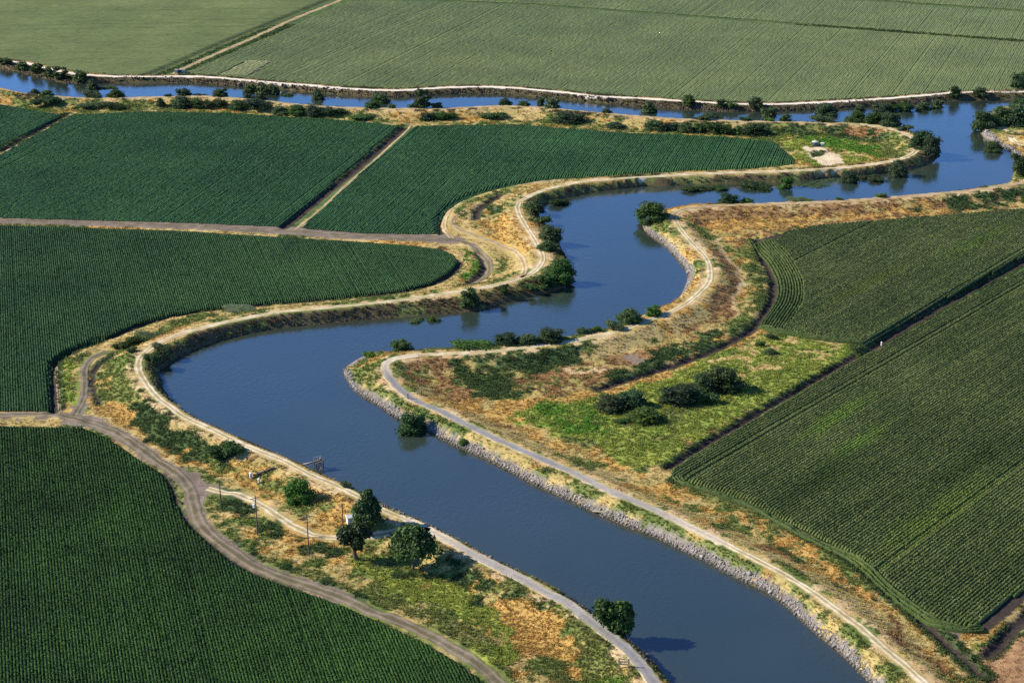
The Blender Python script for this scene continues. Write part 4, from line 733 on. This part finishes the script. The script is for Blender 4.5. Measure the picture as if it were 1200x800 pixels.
for t in [(1053, 201, 23, 26, 'dome', 'b', 'dark tree at the inside foot of the farmland tip', GM), (996, 208, 20, 18, 'dome', 'b', 'dark bush on the water edge below the sandy patch', GM), (922, 214, 18, 17, 'ragged', 'm', 'ragged bush on the bank at the right end of the centre field', GM), (1022, 206, 28, 10, 'low', 'd', 'low bush linking the dark tree and the sandy patch bush', GM), (959, 211, 50, 8, 'low', 'd', 'long low scrub on the bank under the sandy patch', GM),
          (890, 215, 36, 12, 'low', 'd', 'broad low bush on the bank under the centre field', GM), (840, 217, 26, 9, 'low', 'd', 'low dark scrub, second left of the ragged bank bush', GM), (812, 218, 26, 11, 'low', 'd', 'low dark scrub, third left of the ragged bank bush', GM), (941, 236, 28, 7, 'low', 'm', 'flat olive bush on the lower bank crest', GM), (984, 235, 8, 5, 'low', 'm', 'tiny bush on the lower bank crest', GM), (1033, 232, 12, 6, 'low', 'g', 'small bright green bush on the lower bank crest', GM),
          (854, 238, 22, 15, 'dome', 'b', 'round dark bush on the crest right of the big bend bush', GM), (874, 238, 18, 9, 'low', 'd', 'lower bush attached to a round dark one on the crest', GM), (765, 262, 36, 28, 'dome', 'd', 'big round bush overhanging the water at the east bend', GM),
          (656, 234, 22, 12, 'low', 'd', 'bush at the top of the inner bend', GM), (627, 250, 22, 18, 'dome', 'd', 'dark bush hanging over the inner bend', GM), (636, 262, 18, 11, 'low', 'd', 'low bush under the one hanging over the inner bend', GM), (645, 283, 26, 20, 'dome', 'd', 'upper round bush on the right of the bend road', GM), (641, 294, 22, 13, 'dome', 'm', 'greener bush below the upper round bush of the bend', GM),
          (659, 334, 29, 31, 'dome', 'd', 'largest round bush on the point of the bend', GM), (640, 340, 22, 17, 'ragged', 'd', 'ragged bush left of the largest bush on the point', GM), (622, 344, 18, 9, 'low', 'd', 'low scrub below the bend road', GM), (549, 364, 26, 25, 'ragged', 'd', 'dark ragged bush alone on the bank of the middle bend', GM), (591, 347, 10, 14, 'tall', 'd', 'narrow bush beside the pale gravel road', GM), (508, 370, 15, 10, 'low', 'm', 'small rounded bush at the water, left of another', GM), (487, 371, 18, 9, 'low', 'm', 'small rounded bush at the water under the left bank', GM),
          (470, 413, 25, 17, 'ragged', 'd', 'dark ragged bush at the point of the right bank', GM), (432, 420, 15, 9, 'low', 'g', 'light green bush on the tip of the right bank', GM), (552, 409, 44, 14, 'low', 'm', 'wide grey green bush on the right bank', GM), (593, 405, 27, 19, 'dome', 'b', 'dark round bush in the group on the right bank', GM), (609, 398, 15, 12, 'dome', 'd', 'small bush at the back of the right bank group', GM),
          (618, 404, 22, 15, 'dome', 'm', 'lighter bush at the front of the right bank group', GM), (645, 402, 30, 18, 'dome', 'd', 'broad round bush closing the right bank group', GM), (685, 392, 17, 10, 'low', 'l', 'pale low bush between two groups on the right bank', GM), (699, 389, 12, 9, 'dome', 'm', 'small green bush between two groups on the right bank', GM), (722, 387, 21, 12, 'low', 'l', 'pale bush left of the large dark bank tree', GM),
          (738, 379, 29, 21, 'dome', 'd', 'large dark tree on the right bank below the bend', GM), (765, 371, 20, 14, 'ragged', 'm', 'ragged green bush right of the large dark bank tree', GM), (483, 503, 34, 31, 'dome', 'd', 'big dark green bush at the water below the right road', GM), (543, 523, 11, 9, 'dome', 'g', 'small green bush on the stony right bank', GM)]: shrub(*t)
GD = 'willow bushes in the meadow'
for t in [(716, 484, 34, 22, 'dome', 'd', 'left meadow bush, front of the first clump', GD), (741, 479, 32, 23, 'dome', 'b', 'meadow bush at the back of the first clump', GD), (756, 496, 38, 20, 'dome', 'm', 'lowest meadow bush, nearest the gold strip below', GD), (728, 497, 18, 8, 'low', 'd', 'small low bush beside the lowest meadow bush', GD), (797, 476, 44, 27, 'dome', 'b', 'wide dark bush at the left of the largest meadow clump', GD),
          (826, 474, 30, 17, 'low', 'd', 'low bush at the front of the largest meadow clump', GD), (847, 460, 46, 33, 'dome', 'd', 'tallest meadow bush, right in the largest clump', GD), (826, 462, 30, 24, 'dome', 'd', 'bush filling the middle of the largest meadow clump', GD), (903, 416, 15, 9, 'dome', 'm', 'small round bush alone at the top of the meadow', GD), (891, 407, 11, 8, 'low', 'm', 'little bush left of a small round one in the upper meadow', GD), (906, 398, 13, 7, 'low', 'd', 'low bush at the corner of the upper right field', GD)]: shrub(*t)
GL = 'bushes beside the left levee'
for t in [(262, 542, 38, 20, 'low', 'd', 'low dark bush on the slope left of the pump pipe', GL), (155, 406, 21, 14, 'dome', 'd', 'dark bush in the ditch at the great bend', GL), (177, 398, 36, 9, 'low', 'g', 'light green hedge in the ditch at the great bend', GL), (140, 410, 17, 9, 'low', 'm', 'green bush left of the dark ditch bush', GL), (155, 414, 12, 8, 'low', 'm', 'small green bush below the dark ditch bush', GL), (275, 366, 34, 6, 'low', 'l', 'pale low hedge along the field above the great bend', GL),
          (405, 572, 12, 9, 'low', 'l', 'pale green bush on the bank left of the poplar', GL), (350, 592, 34, 33, 'dome', 'm', 'round green bush in dry grass above the sandy track', GL), (190, 414, 22, 11, 'low', 'd', 'dark scrub at the shaded bank of the great bend', GL), (178, 427, 20, 14, 'low', 'd', 'dark scrub left of the water in the great bend', GL)]: shrub(*t)

def big_tree(px, py, w, h, trunk_h, lobes, label, col, n, size, limbs, seed, name='tree', cat='tree', trunk_r=.28, z=None):
    rng = np.random.default_rng(seed); p = ground(px, py) if z is None else np.array([*at(px, py, z), z]); root = tag(empty(name, (p[0], p[1], p[2] - .1)), label, cat)
    dist = math.sqrt(p[0] ** 2 + p[1] ** 2 + CAM_H ** 2); dep = math.asin((CAM_H - p[2]) / dist); m = dist / FPX
    W = w * m; H = h * m / math.cos(dep) * .93
    L = [(a * W, b * W, c * H, r * W) for a, b, c, r in lobes]
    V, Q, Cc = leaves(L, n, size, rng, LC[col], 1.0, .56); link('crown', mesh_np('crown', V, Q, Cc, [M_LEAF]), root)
    segs = []; top = (limbs[0] * W, 0, trunk_h * H); segs.append(((0, 0, 0), top, trunk_r * 1.3, trunk_r * .8, 8))
    for l in L: segs.append((top, (l[0] * .9, l[1] * .9, l[2]), trunk_r * .5, .05, 6))
    link('trunk', trunk_mesh('trunk', segs), root); return root
big_tree(431, 622, 34, 50, .2, [(0, 0, .85, .19), (.08, .05, .70, .24), (-.14, -.05, .62, .24), (.18, 0, .52, .28), (-.2, 0, .42, .3), (.1, -.15, .36, .3), (-.05, .15, .4, .3), (.22, .05, .3, .24), (-.22, -.1, .25, .24), (.06, .1, .92, .12), (.02, -.1, .2, .26)],
         'tall ragged poplar beside the white shed on the left bank', 'd', 4200, .36, [.03], 5, 'poplar_tree')
big_tree(417, 655, 38, 46, .34, [(-.32, 0, .62, .22), (-.1, .05, .72, .22), (.15, 0, .78, .2), (.32, 0, .66, .19), (.05, -.1, .5, .22), (-.3, -.1, .5, .15), (.08, 0, .32, .14), (-.05, .12, .6, .2)],
         'sparse leaning tree with a bare brown trunk in front of the poplar', 'd', 2600, .34, [-.05], 6, 'tree', 'tree', .42)
big_tree(484, 667, 52, 53, .3, [(0, 0, .72, .27), (-.26, 0, .58, .23), (.25, 0, .6, .24), (.05, -.24, .55, .24), (.05, .24, .6, .24), (-.18, -.18, .45, .2), (.22, -.15, .46, .2), (-.34, .05, .42, .14), (.36, .05, .45, .16), (.02, .05, .82, .18), (-.2, .15, .7, .2)],
         'round leafy tree casting a long shadow on the left bank', 'm', 4600, .38, [.02], 7)
big_tree(719, 750, 46, 54, .15, [(-.3, .05, .72, .2), (-.12, 0, .66, .2), (-.35, 0, .58, .15), (.15, 0, .66, .24), (.3, 0, .55, .2), (.12, -.12, .42, .22), (.28, -.05, .35, .2), (.05, .1, .5, .2), (.2, 0, .2, .17), (.28, .1, .7, .14), (.05, 0, .2, .2), (-.15, 0, .42, .18), (.1, .1, .1, .14)],
         'two-lobed green tree leaning over the water near the bottom', 'm', 3800, .36, [.05], 8, z=-.25)

# ------------------------------------------------------------------ built things
class MB:
    def __init__(s): s.V = []; s.Q = []; s.T = []; s.o = 0
    def box(s, c, size, rz=0.0, taper=1.0):
        c = np.array(c, float); h = np.array(size) / 2; v = np.array([(x, y, z) for z in (-1, 1) for y in (-1, 1) for x in (-1, 1)], float) * h; v[4:, :2] *= taper
        ca, sa = math.cos(rz), math.sin(rz); v = np.stack([v[:, 0] * ca - v[:, 1] * sa, v[:, 0] * sa + v[:, 1] * ca, v[:, 2]], 1) + c
        s.V.append(v); s.Q += [tuple(i + s.o for i in f) for f in ((0, 2, 3, 1), (4, 5, 7, 6), (0, 1, 5, 4), (2, 6, 7, 3), (0, 4, 6, 2), (1, 3, 7, 5))]; s.o += 8; return s
    def cyl(s, p0, p1, r0, r1=None, k=10):
        v, q = tube(p0, p1, r0, r0 if r1 is None else r1, k); s.V.append(v); s.Q += [tuple(int(a) + s.o for a in f) for f in q]
        s.Q += [tuple(s.o + i for i in range(k))[::-1], tuple(s.o + k + i for i in range(k))]; s.o += 2 * k; return s
    def lathe(s, prof, k=16, c=(0, 0, 0)):
        t = np.linspace(0, 2 * np.pi, k + 1)[:-1]; V = np.concatenate([np.stack([c[0] + r * np.cos(t), c[1] + r * np.sin(t), np.full(k, c[2] + z)], 1) for r, z in prof])
        for a in range(len(prof) - 1):
            for i in range(k): j = (i + 1) % k; s.Q.append(tuple(s.o + x for x in (a * k + i, a * k + j, (a + 1) * k + j, (a + 1) * k + i)))
        s.Q += [tuple(s.o + i for i in range(k))[::-1], tuple(s.o + (len(prof) - 1) * k + i for i in range(k))]; s.V.append(V); s.o += len(V); return s
    def build(s, name, m, parent=None, loc=None):
        me = bpy.data.meshes.new(name); me.from_pydata(np.concatenate(s.V).tolist(), [], s.Q); me.materials.append(m) if m else None; me.update(); return link(name, me, parent, loc)

def pole(px, py, h, label, arm=True, can=False, rz=.6):
    p = ground(px, py); r = tag(empty('utility_pole', p, rz), label, 'utility pole', 'wooden utility poles in the dry grass')
    MB().cyl((0, 0, -.3), (0, 0, h), .17, .11, 9).build('pole_shaft', M_WOOD, r)
    if arm:
        a = MB().box((0, .14, h - .75), (2.3, .11, .13)).build('crossarm', M_WOOD, r)
        for x in (-1.0, -.35, .35, 1.0): MB().lathe([(.035, 0), (.075, .06), (.05, .12), (.07, .17), (.03, .22)], 8, (x, .14, h - .685)).build('insulator', M_WHITE, a)
        MB().cyl((-.7, .14, h - .8), (0, .12, h - 1.4), .03).cyl((.7, .14, h - .8), (0, .12, h - 1.4), .03).build('brace', M_STEEL, r)
    if can:
        t = MB().lathe([(.25, 0), (.3, .06), (.3, .85), (.24, .95), (.08, 1.0)], 12, (-.42, 0, h - 3.0)).build('transformer', M_WHITE, r)
        MB().cyl((-.42, 0, h - 2.0), (-.42, 0, h - 1.75), .05).build('bushing', M_STEEL, t)
    return r
pole(259, 591, 6.6, 'thin grey pole standing in the dark green mound by the track', False)
pole(302, 627, 10.2, 'wooden utility pole carrying a white transformer beside the sandy track', True, True)
pole(362, 651, 10.4, 'wooden utility pole with a crossarm at the end of the sandy track', True, False, .4)
pole(402, 621, 7.0, 'slender wooden pole in orange grass left of the poplar', True, False, 1.2)

# pump platform on piles
b0 = at(352, 541.5, 2.4); e0 = at(374, 549.5, ZW); ax = math.atan2(e0[1] - b0[1], e0[0] - b0[0]); Ld = float(np.linalg.norm(e0 - b0))
pp = tag(empty('pump_platform', (e0[0], e0[1], ZW), ax), 'old timber pump platform on piles over the river', 'pump platform')
dk = 2.9
MB().box((0, 0, dk), (2.6, 2.4, .16)).build('deck', M_WOOD, pp)
w_ = MB().box((-(Ld + 1.2) / 2 - .1, 0, dk + .01), (Ld - .9, .8, .12)).build('walkway', M_PALEWOOD, pp)
for sx in (-1.1, 0, 1.1):
    for sy in (-1.0, 1.0): MB().cyl((sx, sy, -1.6), (sx, sy, dk - .083), .17, .15, 9).build('pile', M_WOOD, pp)
for sy in (-1.2, 1.2): MB().cyl((-1.05, sy, .3), (1.05, sy, dk - .4), .07).build('brace', M_WOOD, pp)
rl = MB()
for sx in (-1.2, 0, 1.2): rl.box((sx, 1.12, dk + .58), (.09, .09, 1.0))
rl.box((0, 1.12, dk + 1.115), (2.6, .08, .07)); rl.build('handrail', M_PALEWOOD, pp)
pp.scale = (.8, .75, .75)
pm = MB().lathe([(.38, 0), (.42, .12), (.3, .2), (.3, .95), (.36, 1.0), (.36, 1.1), (.12, 1.3)], 12, (.55, -.2, dk + .082)).build('pump_motor', M_STEEL, pp)
MB().cyl((.55, -.2, -1.4), (.55, -.2, dk - .085), .2, .2, 10).build('intake_pipe', M_WHITE, pp)
MB().cyl((.2, -.2, dk + .35), (-Ld - 1.5, -.62, dk + .05), .16, .16, 10).build('discharge_pipe', M_STEEL, pp)
# pipe climbing down the land side of the levee
q0 = ground(322, 549); q1 = ground(297, 559); pr = tag(empty('irrigation_pipe', (q1[0], q1[1], q1[2])), 'grey irrigation pipe lying on the grass slope below the levee track', 'pipe')
dv = q0 - q1; MB().cyl((0, 0, .45), (dv[0], dv[1], dv[2] + .35), .28, .28, 12).build('pipe_barrel', M_WOOD, pr)
for f in (.2, .5, .8): MB().cyl(tuple(dv * f + np.array([0, 0, .45 - .1 * f])), tuple(dv * (f + .02) + np.array([0, 0, .45 - .1 * f])), .42, .42, 12).build('flange', M_DARK, pr)
def standpipe(px, py, h, r_, label, group=None):
    p = ground(px, py); r = tag(empty('standpipe', p), label, 'standpipe', group)
    MB().cyl((0, 0, -.2), (0, 0, h), r_, r_, 12).build('riser', M_WHITE, r); MB().lathe([(r_ * 1.25, 0), (r_ * 1.25, .12), (r_ * .5, .25)], 12, (0, 0, h + .002)).build('cap', M_WHITE, r)
    MB().cyl((0, -r_ * .9, h * .6), (0, -r_ - .35, h * .6), r_ * .45, r_ * .45, 8).build('outlet', M_STEEL, r)
standpipe(294, 560, 1.3, .34, 'white valve standpipe at the end of the grey pipe'); standpipe(303.5, 566, 1.1, .24, 'short white standpipe right below the grey pipe'); standpipe(1033, 404, .7, .22, 'white standpipe between the two right fields')
# white shed by the poplar
p = ground(411, 612); sh = tag(empty('shed', p, .35), 'small white shed half hidden by the poplar', 'shed')
MB().box((0, 0, .95), (2.2, 1.7, 2.1)).build('wall', M_WHITE, sh); sh.scale = (.82, .82, .82)
rf = MB(); rf.V.append(np.array([(-1.3, -1.05, 2.0), (1.3, -1.05, 2.0), (1.3, 0, 2.62), (-1.3, 0, 2.62), (-1.3, 1.05, 2.0), (1.3, 1.05, 2.0), (-1.3, -1.05, 1.92), (1.3, -1.05, 1.92), (1.3, 1.05, 1.92), (-1.3, 1.05, 1.92)]))
rf.Q += [(0, 1, 2, 3), (3, 2, 5, 4), (6, 7, 1, 0), (4, 5, 8, 9), (0, 3, 4, 9, 6), (1, 7, 8, 5, 2), (9, 8, 7, 6)]; rf.build('roof', M_WHITE, sh)
dr = MB().box((-.2, -.862, .9), (.8, .05, 1.75)).build('door', M_CONC, sh); MB().cyl((.08, -.91, .9), (.16, -.91, .9), .03).build('handle', M_DARK, dr)
# timber gate posts at the bottom road
p = ground(731, 782); gt = tag(empty('timber_gate', p, -.15), 'weathered timber gate frame beside the grey road at the bottom', 'gate')
for x in (-.95, .95): MB().box((x, 0, .9), (.28, .28, 2.6)).build('gate_post', M_PALEWOOD, gt)
for z_ in (.75, 1.35, 1.95): MB().box((0, 0, z_), (1.61, .1, .2)).build('rail', M_PALEWOOD, gt)
# bollards at the right levee road
for px, py, lab in ((478, 467, 'dark post on the water side of the right road bend'), (494, 463, 'dark post on the land side of the right road bend')):
    p = ground(px, py); r = tag(empty('barrier_post', p), lab, 'post', 'barrier posts at the right road bend'); MB().cyl((0, 0, -.3), (0, 0, 1.5), .16, .14, 9).build('shaft', M_WOOD, r); MB().lathe([(.19, 0), (.2, .08), (.1, .16)], 9, (0, 0, 1.502)).build('cap', M_STEEL, r)
# tank and pump by the sandy patch
p = ground(955, 171); tk = tag(empty('water_tank', p), 'dark round tank with a pale top at the sandy patch', 'tank')
MB().lathe([(1.3, -.1), (1.35, .1), (1.35, 1.7)], 20).build('tank_wall', M_TANK, tk); MB().lathe([(1.4, 0), (1.36, .1), (.35, .5), (.2, .55)], 20, (0, 0, 1.703)).build('tank_roof', M_CONC, tk)
p = ground(963.5, 171.5); bx = tag(empty('pump_box', p), 'small white pump box right of the round tank', 'pump box'); MB().box((0, 0, .6), (1.2, 1.0, 1.3)).build('cabinet', M_WHITE, bx); MB().box((0, 0, 1.3), (1.4, 1.2, .098)).build('lid', M_WHITE, bx)
# culvert head at the far farm road
p = ground(211, 86); cv = tag(empty('culvert_head', p), 'pale concrete culvert head with dark opening at the far farm road', 'culvert')
for x in (-1.7, 1.7): MB().box((x, 0, .9), (1.5, 1.0, 2.0)).build('wing_wall', M_CONC, cv)
MB().box((0, .3, .7), (1.89, .5, 1.6)).build('gate_leaf', M_DARK, cv)
# driftwood log
p = ground(702, 601); lg = tag(empty('driftwood_log', p), 'pale driftwood log stranded on the rock armour', 'log'); MB().cyl((-1.6, .2, .35), (1.4, -.5, .45), .2, .14, 9).build('stem', M_PALEWOOD, lg); MB().cyl((-.4, 0, .4), (-1.1, -1.2, .3), .1, .05, 7).build('branch', M_WOOD, lg)

# ------------------------------------------------------------------ light, sky, film
W = bpy.data.worlds.new('World'); S.world = W; W.use_nodes = True; nt = W.node_tree; nt.nodes.clear()
sky = nt.nodes.new('ShaderNodeTexSky'); sky.sky_type = 'NISHITA'; sky.sun_disc = False; SUN_EL, SUN_AZ = R(33), R(-84)
sky.sun_elevation = SUN_EL; sky.sun_rotation = SUN_AZ % (2 * math.pi); sky.altitude = 3000; sky.air_density = 1.0; sky.dust_density = 0; sky.ozone_density = 10.0
bg = nt.nodes.new('ShaderNodeBackground'); bg.inputs[1].default_value = .135; ow = nt.nodes.new('ShaderNodeOutputWorld'); nt.links.new(sky.outputs[0], bg.inputs[0]); nt.links.new(bg.outputs[0], ow.inputs[0])
sd = bpy.data.lights.new('sun', 'SUN'); sd.energy = 5.0; sd.angle = R(.5); sd.color = (1, .89, .70); so = bpy.data.objects.new('sun', sd); COL.objects.link(so)
dirv = Vector((math.sin(SUN_AZ) * math.cos(SUN_EL), math.cos(SUN_AZ) * math.cos(SUN_EL), math.sin(SUN_EL))); so.rotation_euler = (-dirv).to_track_quat('-Z', 'Y').to_euler(); so.location = tuple(dirv * 900)
S.view_settings.view_transform = 'Standard'; S.view_settings.look = 'None'; S.view_settings.exposure = .7; S.view_settings.gamma = 1.0
S.cycles.max_bounces = 4; S.cycles.volume_bounces = 0; S.cycles.diffuse_bounces = 2; S.cycles.glossy_bounces = 2; S.cycles.use_denoising = False
